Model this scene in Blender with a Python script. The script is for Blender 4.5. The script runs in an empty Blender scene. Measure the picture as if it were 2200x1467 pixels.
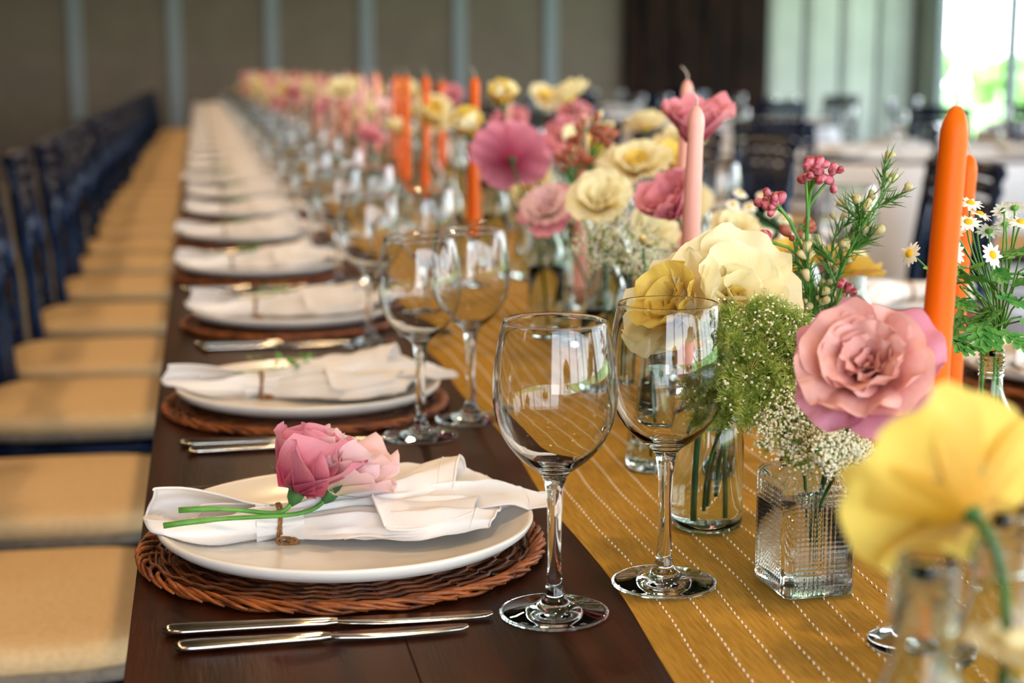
import bpy, math, random
from math import sin, cos, pi, radians as R
from mathutils import Vector, Matrix, Euler, noise

random.seed(7)
SC = bpy.context.scene
COL = SC.collection

# ------------------------------------------------------------------ camera, world, light, exposure
EYE = Vector((0, 0, 1.13))
FPX = 3442.0
YAW, PITCH = R(10.944), R(9.589)
FW = Vector((sin(YAW)*cos(PITCH), cos(YAW)*cos(PITCH), -sin(PITCH)))
RT = Vector((cos(YAW), -sin(YAW), 0))
UP = RT.cross(FW)
cd = bpy.data.cameras.new('camera'); cam = bpy.data.objects.new('camera', cd); COL.objects.link(cam)
cd.sensor_width = 36; cd.lens = 36*FPX/2200
cd.clip_start = .05; cd.clip_end = 400
cam.matrix_world = Matrix.Translation(EYE) @ Matrix((RT, UP, -FW)).transposed().to_4x4()
cd.dof.use_dof = True; cd.dof.focus_distance = 1.17; cd.dof.aperture_fstop = 5.0
SC.camera = cam

w = bpy.data.worlds.new('sky'); SC.world = w; w.use_nodes = True
nt = w.node_tree
bg = nt.nodes['Background']
tc = nt.nodes.new('ShaderNodeTexCoord'); sx = nt.nodes.new('ShaderNodeSeparateXYZ')
cr = nt.nodes.new('ShaderNodeValToRGB')
cr.color_ramp.elements[0].position = 0.0; cr.color_ramp.elements[0].color = (.93, .97, 1, 1)
cr.color_ramp.elements[1].position = .7; cr.color_ramp.elements[1].color = (.60, .74, 1, 1)
nt.links.new(tc.outputs['Generated'], sx.inputs[0]); nt.links.new(sx.outputs['Z'], cr.inputs[0])
nt.links.new(cr.outputs[0], bg.inputs[0]); bg.inputs[1].default_value = 11.5

def area(name, loc, rot, sx_, sy_, power, col, portal=False, shape='RECTANGLE'):
    l = bpy.data.lights.new(name, 'AREA'); l.shape = shape; l.size = sx_
    if shape == 'RECTANGLE': l.size_y = sy_
    l.energy = power; l.color = col
    if portal: l.cycles.is_portal = True
    o = bpy.data.objects.new(name, l); COL.objects.link(o); o.location = loc; o.rotation_euler = rot
    return o
XW, YB, YF, XL, ZC = 9.5, 20.5, -5.0, -6.5, 3.6      # right wall, back wall, wall behind the camera, left wall, ceiling
area('window_daylight', (XW+.02, 7.7, 1.75), (0, R(90), 0), 3.1, 24.6, 1, (1, 1, 1), portal=True)
area('window_daylight', (3.5, YF-.02, 1.75), (R(90), 0, 0), 10, 3.1, 1, (1, 1, 1), portal=True)
LAMPS = []
for yy in (-1.2, 0.9, 3.2, 5.6, 8.2, 11, 14, 17):
    for xx in (-1.5, .5, 2.6):
        LAMPS.append((xx, yy))
        area('ceiling_lamp_light', (xx, yy, ZC-.46), (0, 0, 0), .16, .16, 17, (1, .66, .36), shape='DISK')

SC.view_settings.view_transform = 'Standard'; SC.view_settings.look = 'None'
SC.view_settings.gamma = 1; SC.view_settings.use_curve_mapping = False
SC.view_settings.exposure = -0.12
SC.cycles.max_bounces = 14; SC.cycles.transmission_bounces = 14; SC.cycles.glossy_bounces = 5
SC.cycles.diffuse_bounces = 3; SC.cycles.transparent_max_bounces = 16
SC.cycles.sample_clamp_indirect = 6; SC.cycles.blur_glossy = .6
SC.cycles.use_denoising = True

# ------------------------------------------------------------------ helpers
def at(x, y, z):
    """world point at height z on the sight line of a pixel of the photograph"""
    d = FW + RT*((x-1100)/FPX) - UP*((y-733.5)/FPX)
    return EYE + d*((z-EYE.z)/d.z)
def deep(x, y, dep):
    return EYE + (FW + RT*((x-1100)/FPX) - UP*((y-733.5)/FPX))*dep

def lin(c):
    if isinstance(c, str):
        c = [int(c[i:i+2], 16)/255 for i in (0, 2, 4)]
    return tuple(v/12.92 if v <= .04045 else ((v+.055)/1.055)**2.4 for v in c)+(1,)

def mat(name, col, rough=.5, metal=0, col2=None, nscale=20, nstretch=(1, 1, 1), bump=0, bscale=None, coat=0, spec=.5, detail=4, lo=.35, hi=.65, sheen=0):
    m = bpy.data.materials.new(name); m.use_nodes = True; t = m.node_tree; b = t.nodes['Principled BSDF']
    b.inputs['Base Color'].default_value = lin(col); b.inputs['Roughness'].default_value = rough
    b.inputs['Metallic'].default_value = metal; b.inputs['Specular IOR Level'].default_value = spec
    b.inputs['Coat Weight'].default_value = coat; b.inputs['Sheen Weight'].default_value = sheen
    tcn = t.nodes.new('ShaderNodeTexCoord'); mp = t.nodes.new('ShaderNodeMapping'); mp.inputs['Scale'].default_value = nstretch
    t.links.new(tcn.outputs['Object'], mp.inputs[0])
    if col2:
        n = t.nodes.new('ShaderNodeTexNoise'); n.inputs['Scale'].default_value = nscale; n.inputs['Detail'].default_value = detail
        r = t.nodes.new('ShaderNodeValToRGB'); r.color_ramp.elements[0].color = lin(col); r.color_ramp.elements[1].color = lin(col2)
        r.color_ramp.elements[0].position = lo; r.color_ramp.elements[1].position = hi
        t.links.new(mp.outputs[0], n.inputs[0]); t.links.new(n.outputs[0], r.inputs[0]); t.links.new(r.outputs[0], b.inputs['Base Color'])
    if bump:
        n2 = t.nodes.new('ShaderNodeTexNoise'); n2.inputs['Scale'].default_value = bscale or nscale; n2.inputs['Detail'].default_value = 3
        bp = t.nodes.new('ShaderNodeBump'); bp.inputs['Strength'].default_value = bump; bp.inputs['Distance'].default_value = .002
        t.links.new(mp.outputs[0], n2.inputs[0]); t.links.new(n2.outputs[0], bp.inputs['Height']); t.links.new(bp.outputs[0], b.inputs['Normal'])
    return m

def glass(name, col=(1, 1, 1), ior=1.47, rough=0):
    m = bpy.data.materials.new(name); m.use_nodes = True; t = m.node_tree; t.nodes.clear()
    g = t.nodes.new('ShaderNodeBsdfGlass'); g.inputs['Color'].default_value = (*col, 1); g.inputs['IOR'].default_value = ior; g.inputs['Roughness'].default_value = rough
    o = t.nodes.new('ShaderNodeOutputMaterial'); t.links.new(g.outputs[0], o.inputs[0]); return m

def petal_mat(name, base, tip, trans=.45, rough=.55, vein=True, split=(.12, .7)):
    """petal colour runs from the claw (uv v=0) to the rim (v=1), with fine veins; part of the light passes through"""
    m = bpy.data.materials.new(name); m.use_nodes = True; t = m.node_tree; b = t.nodes['Principled BSDF']
    uv = t.nodes.new('ShaderNodeUVMap'); s = t.nodes.new('ShaderNodeSeparateXYZ'); t.links.new(uv.outputs[0], s.inputs[0])
    n = t.nodes.new('ShaderNodeTexNoise'); n.inputs['Scale'].default_value = 5; n.inputs['Detail'].default_value = 3
    mp = t.nodes.new('ShaderNodeMapping'); mp.inputs['Scale'].default_value = (9, 1.2, 1)
    t.links.new(uv.outputs[0], mp.inputs[0]); t.links.new(mp.outputs[0], n.inputs[0])
    ma = t.nodes.new('ShaderNodeMath'); ma.operation = 'MULTIPLY_ADD'; ma.inputs[1].default_value = .35; t.links.new(n.outputs[0], ma.inputs[0]); t.links.new(s.outputs['Y'], ma.inputs[2])
    r = t.nodes.new('ShaderNodeValToRGB'); r.color_ramp.elements[0].position = split[0]+.17; r.color_ramp.elements[1].position = min(1, split[1]+.17)
    r.color_ramp.elements[0].color = lin(base); r.color_ramp.elements[1].color = lin(tip)
    t.links.new(ma.outputs[0], r.inputs[0]); t.links.new(r.outputs[0], b.inputs['Base Color'])
    b.inputs['Roughness'].default_value = rough; b.inputs['Sheen Weight'].default_value = .15
    if vein:
        bp = t.nodes.new('ShaderNodeBump'); bp.inputs['Strength'].default_value = .35; bp.inputs['Distance'].default_value = .0012
        t.links.new(n.outputs[0], bp.inputs['Height']); t.links.new(bp.outputs[0], b.inputs['Normal'])
    tr = t.nodes.new('ShaderNodeBsdfTranslucent'); t.links.new(r.outputs[0], tr.inputs[0])
    mx = t.nodes.new('ShaderNodeMixShader'); mx.inputs[0].default_value = trans
    t.links.new(b.outputs[0], mx.inputs[1]); t.links.new(tr.outputs[0], mx.inputs[2]); t.links.new(mx.outputs[0], t.nodes['Material Output'].inputs[0])
    return m

def cloth_mat(name, col, trans=.15, scale=1400):
    m = bpy.data.materials.new(name); m.use_nodes = True; t = m.node_tree; b = t.nodes['Principled BSDF']
    b.inputs['Base Color'].default_value = lin(col); b.inputs['Roughness'].default_value = .85; b.inputs['Sheen Weight'].default_value = .2
    tcn = t.nodes.new('ShaderNodeTexCoord'); n = t.nodes.new('ShaderNodeTexNoise'); n.inputs['Scale'].default_value = scale
    n2 = t.nodes.new('ShaderNodeTexNoise'); n2.inputs['Scale'].default_value = 34; n2.inputs['Detail'].default_value = 3
    ad = t.nodes.new('ShaderNodeMath'); ad.operation = 'MULTIPLY_ADD'; ad.inputs[1].default_value = 3.2
    t.links.new(tcn.outputs['Object'], n.inputs[0]); t.links.new(tcn.outputs['Object'], n2.inputs[0])
    t.links.new(n2.outputs[0], ad.inputs[0]); t.links.new(n.outputs[0], ad.inputs[2])
    bp = t.nodes.new('ShaderNodeBump'); bp.inputs['Strength'].default_value = .25; bp.inputs['Distance'].default_value = .0015
    t.links.new(ad.outputs[0], bp.inputs['Height']); t.links.new(bp.outputs[0], b.inputs['Normal'])
    tr = t.nodes.new('ShaderNodeBsdfTranslucent'); tr.inputs[0].default_value = lin(col)
    mx = t.nodes.new('ShaderNodeMixShader'); mx.inputs[0].default_value = trans
    t.links.new(b.outputs[0], mx.inputs[1]); t.links.new(tr.outputs[0], mx.inputs[2]); t.links.new(mx.outputs[0], t.nodes['Material Output'].inputs[0])
    return m

class MB:
    def __init__(s): s.v = []; s.f = []; s.uv = []
    def add(s, vs, fs, uvs=None):
        o = len(s.v); s.v += [tuple(p) for p in vs]; s.f += [tuple(i+o for i in f) for f in fs]
        s.uv += uvs if uvs else [(0, 0)]*len(vs)
    def grid(s, rows, closed=False, uv=True, flip=False):
        nr = len(rows); nc = len(rows[0]); vs = [p for r in rows for p in r]; fs = []
        for i in range(nr-1):
            for j in range(nc if closed else nc-1):
                a, b = i*nc+j, i*nc+(j+1) % nc
                q = (a, b, b+nc, a+nc); fs.append(q[::-1] if flip else q)
        s.add(vs, fs, [(j/max(1, nc-1), i/max(1, nr-1)) for i in range(nr) for j in range(nc)])
    def tube(s, path, rad, sides=6, caps=True, twist=0):
        path = [Vector(p) for p in path]; n = len(path)
        if not isinstance(rad, (list, tuple)): rad = [rad]*n
        t0 = (path[1]-path[0]).normalized(); up = Vector((0, 0, 1)) if abs(t0.z) < .9 else Vector((1, 0, 0))
        nrm = t0.cross(up).normalized(); rows = []
        for i, p in enumerate(path):
            t = (path[min(i+1, n-1)]-path[max(i-1, 0)])
            t = t.normalized() if t.length > 1e-9 else t0
            nrm = (nrm - t*nrm.dot(t)).normalized(); bn = t.cross(nrm)
            rows.append([p + (nrm*cos(2*pi*k/sides+twist*i)+bn*sin(2*pi*k/sides+twist*i))*rad[i] for k in range(sides)])
        o = len(s.v); s.grid(rows, closed=True)
        if caps:
            s.f.append(tuple(o+k for k in range(sides))[::-1]); s.f.append(tuple(o+(n-1)*sides+k for k in range(sides)))
    def lathe(s, prof, seg=32, c=(0, 0, 0), capb=False, capt=False):
        rows = [[(c[0]+r*cos(2*pi*k/seg), c[1]+r*sin(2*pi*k/seg), c[2]+z) for k in range(seg)] for r, z in prof]
        o = len(s.v); s.grid(rows, closed=True)
        if capb: s.f.append(tuple(o+k for k in range(seg))[::-1])
        if capt: s.f.append(tuple(o+(len(prof)-1)*seg+k for k in range(seg)))
    def box(s, x0, x1, y0, y1, z0, z1, M=None):
        v = [Vector((x, y, z)) for z in (z0, z1) for y in (y0, y1) for x in (x0, x1)]
        if M: v = [M @ p for p in v]
        s.add(v, [(0, 2, 3, 1), (4, 5, 7, 6), (0, 1, 5, 4), (2, 6, 7, 3), (0, 4, 6, 2), (1, 3, 7, 5)])
    def ball(s, c, r, sc=(1, 1, 1), axis=None, seg=8, rings=5):
        q = Vector((0, 0, 1)).rotation_difference(Vector(axis)) if axis is not None else None
        rows = []
        for i in range(rings+1):
            a = pi*i/rings; a = min(max(a, .02), pi-.02)
            row = []
            for k in range(seg):
                p = Vector((r*sc[0]*sin(a)*cos(2*pi*k/seg), r*sc[1]*sin(a)*sin(2*pi*k/seg), -r*sc[2]*cos(a)))
                if q: p = q @ p
                row.append(p+Vector(c))
            rows.append(row)
        s.grid(rows, closed=True)
    def mesh(s, name, material=None, smooth=True):
        me = bpy.data.meshes.new(name); me.from_pydata(s.v, [], s.f)
        if smooth: me.polygons.foreach_set('use_smooth', [True]*len(me.polygons))
        ul = me.uv_layers.new(name='UVMap')
        li = [0]*len(me.loops); me.loops.foreach_get('vertex_index', li)
        flat = []
        for i in li: flat += s.uv[i]
        ul.data.foreach_set('uv', flat)
        if material: me.materials.append(material)
        me.update(); return me
    def obj(s, name, material=None, parent=None, smooth=True, loc=None, rot=None, mods=None, flat_deg=None):
        me = s.mesh(name, material, smooth)
        if flat_deg: me.set_sharp_from_angle(angle=R(flat_deg))
        return link(name, me, parent, loc, rot)

def link(name, me, parent=None, loc=None, rot=None):
    o = bpy.data.objects.new(name, me); COL.objects.link(o)
    if parent: o.parent = parent
    if loc is not None: o.location = loc
    if rot is not None: o.rotation_euler = rot
    return o
def tag(o, label=None, cat=None, group=None, kind=None):
    for k, v in (('label', label), ('category', cat), ('group', group), ('kind', kind)):
        if v: o[k] = v
    return o
def thing(name, label, cat, loc=(0, 0, 0), rz=0, group=None, rot=None):
    o = link(name, None, None, loc, rot if rot else (0, 0, rz)); return tag(o, label, cat, group)
KIDS = {}
def copy_tree(o, parent=None):
    c = o.copy(); COL.objects.link(c); c.parent = parent
    for ch in kids(o): copy_tree(ch, c)
    return c
def kids(o):
    if o.name not in KIDS: KIDS[o.name] = list(o.children)
    return KIDS[o.name]
def dup(o, loc, rz=None, label=None, group=None, rot=None):
    c = copy_tree(o); c.location = loc
    if rz is not None: c.rotation_euler = (0, 0, rz)
    if rot is not None: c.rotation_euler = rot
    if 'group' in c and not group: del c['group']
    return tag(c, label, None, group)
def bez(a, b, c, d, n):
    a, b, c, d = map(Vector, (a, b, c, d)); out = []
    for i in range(n+1):
        t = i/n; u = 1-t; out.append(a*u**3+b*3*u*u*t+c*3*u*t*t+d*t**3)
    return out
def quat(axis, spin=0):
    return Vector((0, 0, 1)).rotation_difference(Vector(axis).normalized()) @ Euler((0, 0, spin)).to_quaternion()

# ------------------------------------------------------------------ materials
M = {}
M['wood'] = mat('dark_stained_wood', '140805', .36, col2='44200f', nscale=3.5, nstretch=(9, .7, 9), bump=.15, bscale=40, detail=8, spec=.06, lo=.3, hi=.8)
M['wall'] = mat('taupe_panel', '6a6052', .8, col2='716757', nscale=3)
M['strip'] = mat('grey_blue_batten', '7f898c', .6)
M['darkwood'] = mat('dark_brown_boards', '0e0704', .8, col2='2c180c', nscale=2, nstretch=(4, 4, .6), spec=.15)
M['pale'] = mat('pale_grey_green_board', 'a5ac9c', .7, col2='b2b8a8', nscale=1.5)
M['floor'] = mat('polished_grey_floor', '7c7670', .22, col2='8a847c', nscale=1.2, bump=.05)
M['ceil'] = mat('dark_wood_ceiling', '4a4036', .9)
M['lwall'] = mat('brown_grey_wall', '4c4439', .9)
M['frame'] = mat('grey_window_frame', '5d6466', .5)
M['navy'] = mat('navy_black_lacquer', '03071a', .24, col2='081230', nscale=12, spec=.4)
M['navy'].node_tree.nodes['Principled BSDF'].inputs['Specular Tint'].default_value = (.30, .52, 1, 1)
M['cushion'] = mat('cream_cushion', 'd4b482', .9, col2='dec092', nscale=160, bump=.3, bscale=700)
M['band'] = mat('grey_cushion_band', '6e685e', .9, col2='857d70', nscale=90, bump=.3, bscale=500)
M['wicker'] = mat('brown_wicker', '301508', .45, col2='7c421c', nscale=45, nstretch=(1, 1, 1), bump=.25, bscale=300, spec=.45, lo=.3, hi=.7)
M['wicker2'] = mat('reddish_wicker', '54240b', .42, col2='a65a22', nscale=60, bump=.25, bscale=300, lo=.3, hi=.7)
M['plate'] = mat('white_glazed_porcelain', 'e6e3dc', .22)
M['napkin'] = cloth_mat('white_cotton', 'f2efec')
M['cloth'] = cloth_mat('white_table_linen', 'eceef2', 0, 300)
M['twine'] = mat('jute_twine', '7c522c', .9, col2='a67848', nscale=300, bump=.6, bscale=900)
M['steel'] = mat('polished_steel', 'c9c4ba', .16, metal=1)
M['glass'] = glass('clear_glass', (.985, .995, .992), 1.46)
M['bglass'] = glass('pale_green_bottle_glass', (.96, .99, .972), 1.34)
M['pglass'] = glass('pressed_glass', (.985, .995, .985), 1.30)
M['water'] = glass('water', (.99, 1, .99), 1.33)
M['stitch'] = mat('cream_stitching', 'f6efdf', .9)
M['orange'] = mat('orange_wax', 'e26000', .45, col2='e66600', nscale=8, spec=.2)
M['pinkwax'] = mat('pale_pink_wax', 'e9a89b', .42, col2='eeb2a6', nscale=8, spec=.4)
M['peachwax'] = mat('peach_wax', 'f0b48c', .42)
for k, c in (('orange', 'e26000'), ('pinkwax', 'efb4a8'), ('peachwax', 'f0b48c')):
    b = M[k].node_tree.nodes['Principled BSDF']; b.inputs['Subsurface Weight'].default_value = .0 if k == 'orange' else .12; b.inputs['Subsurface Radius'].default_value = (.01, .004, .002); b.inputs['Subsurface Scale'].default_value = .6
M['wick'] = mat('cotton_wick', 'cfc8bc', .9)
M['stem'] = mat('green_stem', '3c7a26', .45, col2='5f9a3c', nscale=40)
M['dstem'] = mat('dark_green_stem', '1f4a2a', .5, col2='376b34', nscale=40)
M['leaf'] = mat('green_leaf', '3f8a3a', .5, col2='68a84e', nscale=60)
M['dill'] = mat('mossy_green_bracts', '6c8c2a', .7, col2='b4c45e', nscale=90)
M['cream'] = mat('cream_florets', 'e9ecc8', .7, col2='f4f3de', nscale=90)
M['white'] = mat('white_petals', 'f6f4ea', .6)
M['yolk'] = mat('yellow_flower_centre', 'f0c018', .8, bump=.6, bscale=1500)
M['bud'] = mat('pink_red_buds', '8c2c38', .5, col2='d4788a', nscale=150, lo=.4, hi=.62)
M['gbud'] = mat('pale_green_buds', 'a4a868', .5, col2='d4c49a', nscale=120)
M['rbud'] = mat('russet_buds', '7c2c26', .5, col2='b8664a', nscale=60)
M['needle'] = mat('waxflower_needles', '2f6a22', .5, col2='528c34', nscale=60)
M['py'] = petal_mat('pale_yellow_petal', 'f2cc08', 'fcf6cf', .38, split=(.08, .60))
M['pyd'] = petal_mat('golden_yellow_petal', 'dca400', 'f2da6a', .35, split=(.1, .85))
M['pp'] = petal_mat('rose_pink_petal', 'c94a68', 'eea2b2', .35, split=(.1, .9))
M['ppl'] = petal_mat('blush_petal', 'f6e6c0', 'fadcdf', .4, split=(.05, .8))
M['psal'] = petal_mat('salmon_pink_petal', 'd8705c', 'f5c0ba', .3, split=(.1, .9))
M['pmauve'] = petal_mat('mauve_pink_petal', 'c0587c', 'e09ab4', .35, split=(.1, .9))
M['pdp'] = petal_mat('deep_pink_petal', 'b02c54', 'e690aa', .3, split=(.1, .95))
M['pane'] = None

# runner: mustard linen, fine weave, threads a little darker and lighter
def runner_mat():
    m = mat('mustard_linen', '9c7628', .9, col2='c79e48', nscale=9, nstretch=(60, 4, 1), detail=5, spec=.1, sheen=0, lo=.25, hi=.8)
    t = m.node_tree; b = t.nodes['Principled BSDF']
    wv = t.nodes.new('ShaderNodeTexWave'); wv.bands_direction = 'Y'; wv.inputs['Scale'].default_value = 260; wv.inputs['Distortion'].default_value = 1.5; wv.inputs['Detail Scale'].default_value = 8
    w2 = t.nodes.new('ShaderNodeTexNoise'); w2.inputs['Scale'].default_value = 700
    c = t.nodes.new('ShaderNodeTexCoord'); ad = t.nodes.new('ShaderNodeMath'); ad.operation = 'ADD'
    t.links.new(c.outputs['Object'], wv.inputs[0]); t.links.new(c.outputs['Object'], w2.inputs[0])
    t.links.new(wv.outputs['Fac'], ad.inputs[0]); t.links.new(w2.outputs[0], ad.inputs[1])
    bp = t.nodes.new('ShaderNodeBump'); bp.inputs['Strength'].default_value = .5; bp.inputs['Distance'].default_value = .001
    t.links.new(ad.outputs[0], bp.inputs['Height']); t.links.new(bp.outputs[0], b.inputs['Normal'])
    return m
M['runner'] = runner_mat()
def pane_mat():
    m = bpy.data.materials.new('window_glass'); m.use_nodes = True; t = m.node_tree; t.nodes.clear()
    tr = t.nodes.new('ShaderNodeBsdfTransparent'); g = t.nodes.new('ShaderNodeBsdfGlossy'); g.inputs['Roughness'].default_value = .02
    mx = t.nodes.new('ShaderNodeMixShader'); mx.inputs[0].default_value = .06; o = t.nodes.new('ShaderNodeOutputMaterial')
    t.links.new(tr.outputs[0], mx.inputs[1]); t.links.new(g.outputs[0], mx.inputs[2]); t.links.new(mx.outputs[0], o.inputs[0]); return m
M['pane'] = pane_mat()
M['lawn'] = mat('bright_lawn', '86b458', .9, col2='9cc46c', nscale=.4)
M['tree'] = mat('spring_foliage', '6f9c48', .9, col2='9cc46c', nscale=.8)
M['trunk'] = mat('tree_bark', '4a3a2a', .9)
M['shade'] = mat('black_lamp_shade', '1a1814', .5)
M['bulb'] = bpy.data.materials.new('lit_bulb'); M['bulb'].use_nodes = True
_b = M['bulb'].node_tree.nodes['Principled BSDF']; _b.inputs['Emission Color'].default_value = (1, .66, .32, 1); _b.inputs['Emission Strength'].default_value = 60

# ------------------------------------------------------------------ setting
def struct(name, mb, m, parent=None, **k):
    o = mb.obj(name, m, parent, smooth=False, **k)
    if not parent: o['kind'] = 'structure'
    return o
b = MB(); b.box(XL, XW, YF, YB, -.1, 0); struct('floor', b, M['floor'])
b = MB(); b.box(XL, XW, YF, YB, ZC, ZC+.1); struct('ceiling', b, M['ceil'])
b = MB(); b.box(XL-.15, XL, YF, YB, 0, ZC); struct('wall_left', b, M['lwall'])
b = MB(); b.box(XL-.15, XW+.15, YB+.03, YB+.18, 0, ZC); wb = struct('wall_back', b, M['wall'])
def wx(px, y): return y*math.tan(YAW+math.atan((px-1100)/FPX/1.0*cos(PITCH)))      # x on a plane y=const for a pixel column
# taupe panels and pale battens of the far wall
pitch = 1.185; x = wx(165, YB)
xs = [x + pitch*k for k in range(-4, 6)]
sw = .085
prev = XL
for xc in xs:
    p = MB(); p.box(max(XL, prev+.004), xc-sw, YB, YB+.03, 0, ZC); p.obj('panel', M['wall'], wb, smooth=False)
    p = MB(); p.box(xc-sw, xc+sw, YB-.03, YB+.03, 0, ZC); p.obj('batten', M['strip'], wb, smooth=False)
    prev = xc+sw
x0 = prev; xd = wx(1340, YB); xe = wx(1640, YB); xf = wx(1955, YB)
p = MB(); p.box(x0+.004, xd, YB, YB+.03, 0, ZC); p.obj('panel', M['wall'], wb, smooth=False)
n = 9
for k in range(n):                                                   # dark boards
    a = xd+(xe-xd)*k/n; c = xd+(xe-xd)*(k+1)/n
    p = MB(); p.box(a+.006, c-.006, YB-.12-.02*(k % 2), YB+.03, 0, ZC); p.obj('board', M['darkwood'], wb, smooth=False)
n = 4
for k in range(n):                                                   # pale folding leaves
    a = xe+(xf-xe)*k/n; c = xe+(xf-xe)*(k+1)/n
    p = MB(); p.box(a+.03, c-.03, YB-.10, YB+.0, .02, ZC); l_ = p.obj('panel', M['pale'], wb, smooth=False)
    p = MB(); p.box(a-.03, a+.03, YB-.05, YB+.0, 0, ZC); p.obj('post', M['frame'], wb, smooth=False)
    q = MB(); q.box(a+.09, a+.17, YB-.125, YB-.10, .02, ZC); q.obj('stile', M['pale'], wb, smooth=False)
# the window walls: right side and behind the camera
def window_wall(side, n, a0, a1, fixed, along):
    wl = MB()
    def bx(m_, u0, u1, v0, v1, z0, z1):
        if along == 'y': m_.box(fixed+v0, fixed+v1, u0, u1, z0, z1)
        else: m_.box(u0, u1, fixed-v1, fixed-v0, z0, z1)
    bx(wl, a0, a1, 0, .15, 0, .18); bx(wl, a0, a1, 0, .15, 3.32, ZC)
    wo = struct('wall_'+side, wl, M['frame'])
    st = (a1-a0)/n
    for k in range(n):
        u0, u1 = a0+k*st, a0+(k+1)*st
        f = MB()
        bx(f, u0, u0+.06, .01, .13, .18, 3.32); bx(f, u1-.06, u1, .01, .13, .18, 3.32); bx(f, u0+.06, u1-.06, .01, .13, .18, .26); bx(f, u0+.06, u1-.06, .01, .13, 3.24, 3.32)
        global WN
        WN += 1
        fo = struct('window_%d' % WN, f, M['frame'])
        g = MB(); bx(g, u0+.06, u1-.06, .06, .066, .26, 3.24); g.obj('pane', M['pane'], fo, smooth=False)
WN = 0
window_wall('right', 13, -5.0, YB-.6, XW, 'y')
window_wall('front', 6, -2.0, XW, YF, 'x')
b = MB(); b.box(XW, XW+.15, YB-.6, YB, 0, ZC); struct('trim_1', b, M['pale'])
b = MB(); b.box(XL, -2, YF-.15, YF, 0, ZC); struct('wall_front_left', b, M['lwall'])
b = MB(); b.box(XW+.15, 190, -120, 190, -1.2, -.9); tag(b.obj('lawn', M['lawn'], smooth=False), kind='structure')
# trees outside
def crown(seed, r):
    rnd = random.Random(seed); m_ = MB()
    for k in range(26):
        a = rnd.uniform(0, 2*pi); h = rnd.uniform(-.6, 1); q = r*math.sqrt(max(0, 1-h*h*.8))*rnd.uniform(.3, .8)
        m_.ball((q*cos(a), q*sin(a), h*r*.8), r*rnd.uniform(.25, .42), seg=9, rings=6)
    vs = []
    for v in m_.v:
        p = Vector(v); p += noise.noise_vector(p*1.7+Vector((seed, 0, 0)))*r*.14; vs.append(tuple(p))
    m_.v = vs; return m_
cm = [crown(s, 3).mesh('crown', M['tree']) for s in range(3)]
tm = MB(); tm.tube([(0, 0, 0), (.1, 0, 2.2), (0, .1, 3.4)], [.35, .25, .15], 10); tm = tm.mesh('trunk', M['trunk'])
ti = 0
for k in range(15):
    rnd = random.Random(k+40)
    ang = 64 - k*4.4
    d = (56, 72, 64)[k % 3]; px, py = 2+d*cos(R(ang)), 10+d*sin(R(ang))
    t = thing('garden_tree', 'light green leafy tree beyond the tall windows', 'tree', (max(px, 24), py, -.9), rnd.uniform(0, 6), 'trees outside the windows')
    s = rnd.uniform(.42, .60); t.scale = (s*1.5, s*1.5, s)
    link('trunk', tm, t); link('crown', cm[k % 3], t, (0, 0, 2.9))
# ceiling lamps
ls = MB(); ls.lathe([(.03, .0), (.05, -.02), (.17, -.16), (.175, -.17), (.165, -.165), (.045, -.025), (.02, 0)], 24)
ls = ls.mesh('shade', M['shade']); lb = MB(); lb.ball((0, 0, -.09), .045, seg=14, rings=10); lb = lb.mesh('bulb', M['bulb'])
lc = MB(); lc.tube([(0, 0, 0), (0, 0, .32)], .006, 6); lc = lc.mesh('cord', M['shade'])
for (xx, yy) in LAMPS:
    t = thing('pendant_lamp', 'small dark metal pendant lamp hanging above the tables', 'lamp', (xx, yy, ZC-.32), 0, 'pendant lamps above the tables')
    link('lamp_shade', ls, t); link('bulb', lb, t); link('cord', lc, t)

# ------------------------------------------------------------------ main table and runner
TZ = .76; TX0, TX1, TY0, TY1 = -.057, 1.20, -.35, 18.0
tb = thing('banquet_table', 'very long dark brown wooden banquet table running to the far wall', 'table', (0, 0, 0))
npl = 7; segs = 6
for k in range(npl):
    a = TX0+(TX1-TX0)*k/npl; c = TX0+(TX1-TX0)*(k+1)/npl
    y = TY0-(.55 if k % 2 else 1.3); j = 0
    while y < TY1-.01:
        y2 = min(TY1, y+6.1)
        p = MB(); g = .0002
        p.box(a+g, c-g, max(TY0, y)+g, y2-g, TZ-.035, TZ)
        o = p.obj('plank', M['wood'], tb, smooth=False)
        bv = o.modifiers.new('edge', 'BEVEL'); bv.width = .0005; bv.segments = 1
        y = y2; j += 1
p = MB(); p.box(TX0+.06, TX0+.085, TY0+.06, TY1-.06, TZ-.12, TZ-.036); p.box(TX1-.085, TX1-.06, TY0+.06, TY1-.06, TZ-.12, TZ-.036)
p.obj('apron', M['wood'], tb, smooth=False)
for yy in [TY0+.15+3.0*k for k in range(7)]:
    for xx in (TX0+.1, TX1-.1):
        p = MB(); p.box(xx-.035, xx+.035, yy-.035, yy+.035, 0, TZ-.036); p.obj('leg', M['wood'], tb, smooth=False)
RX0, RX1 = .285, .86
def run_edge(y):          # gentle waviness of the runner's left edge
    return RX0 + .007*sin(y*5.1+.4) + .004*sin(y*13) + .012*math.exp(-((y-1.95)/.25)**2)
def run_z(x, y):
    s = (x-RX0)/(RX1-RX0)
    h = .0016 + .0022*max(0, noise.noise(Vector((x*9, y*3.1, 3)))) + .0012*max(0, sin(x*38+2.2*sin(y*2.1)))*(.5+.5*sin(y*3.0))
    # a few soft wrinkles, dying out at the flat edges
    return TZ + h*(min(1, 14*max(0, min(s, 1-s))+.25))
rn = MB(); ys = []
y = -.3
while y < 17.8:
    ys.append(y); y += .02 if y < 3 else .12
nx = 44
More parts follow.
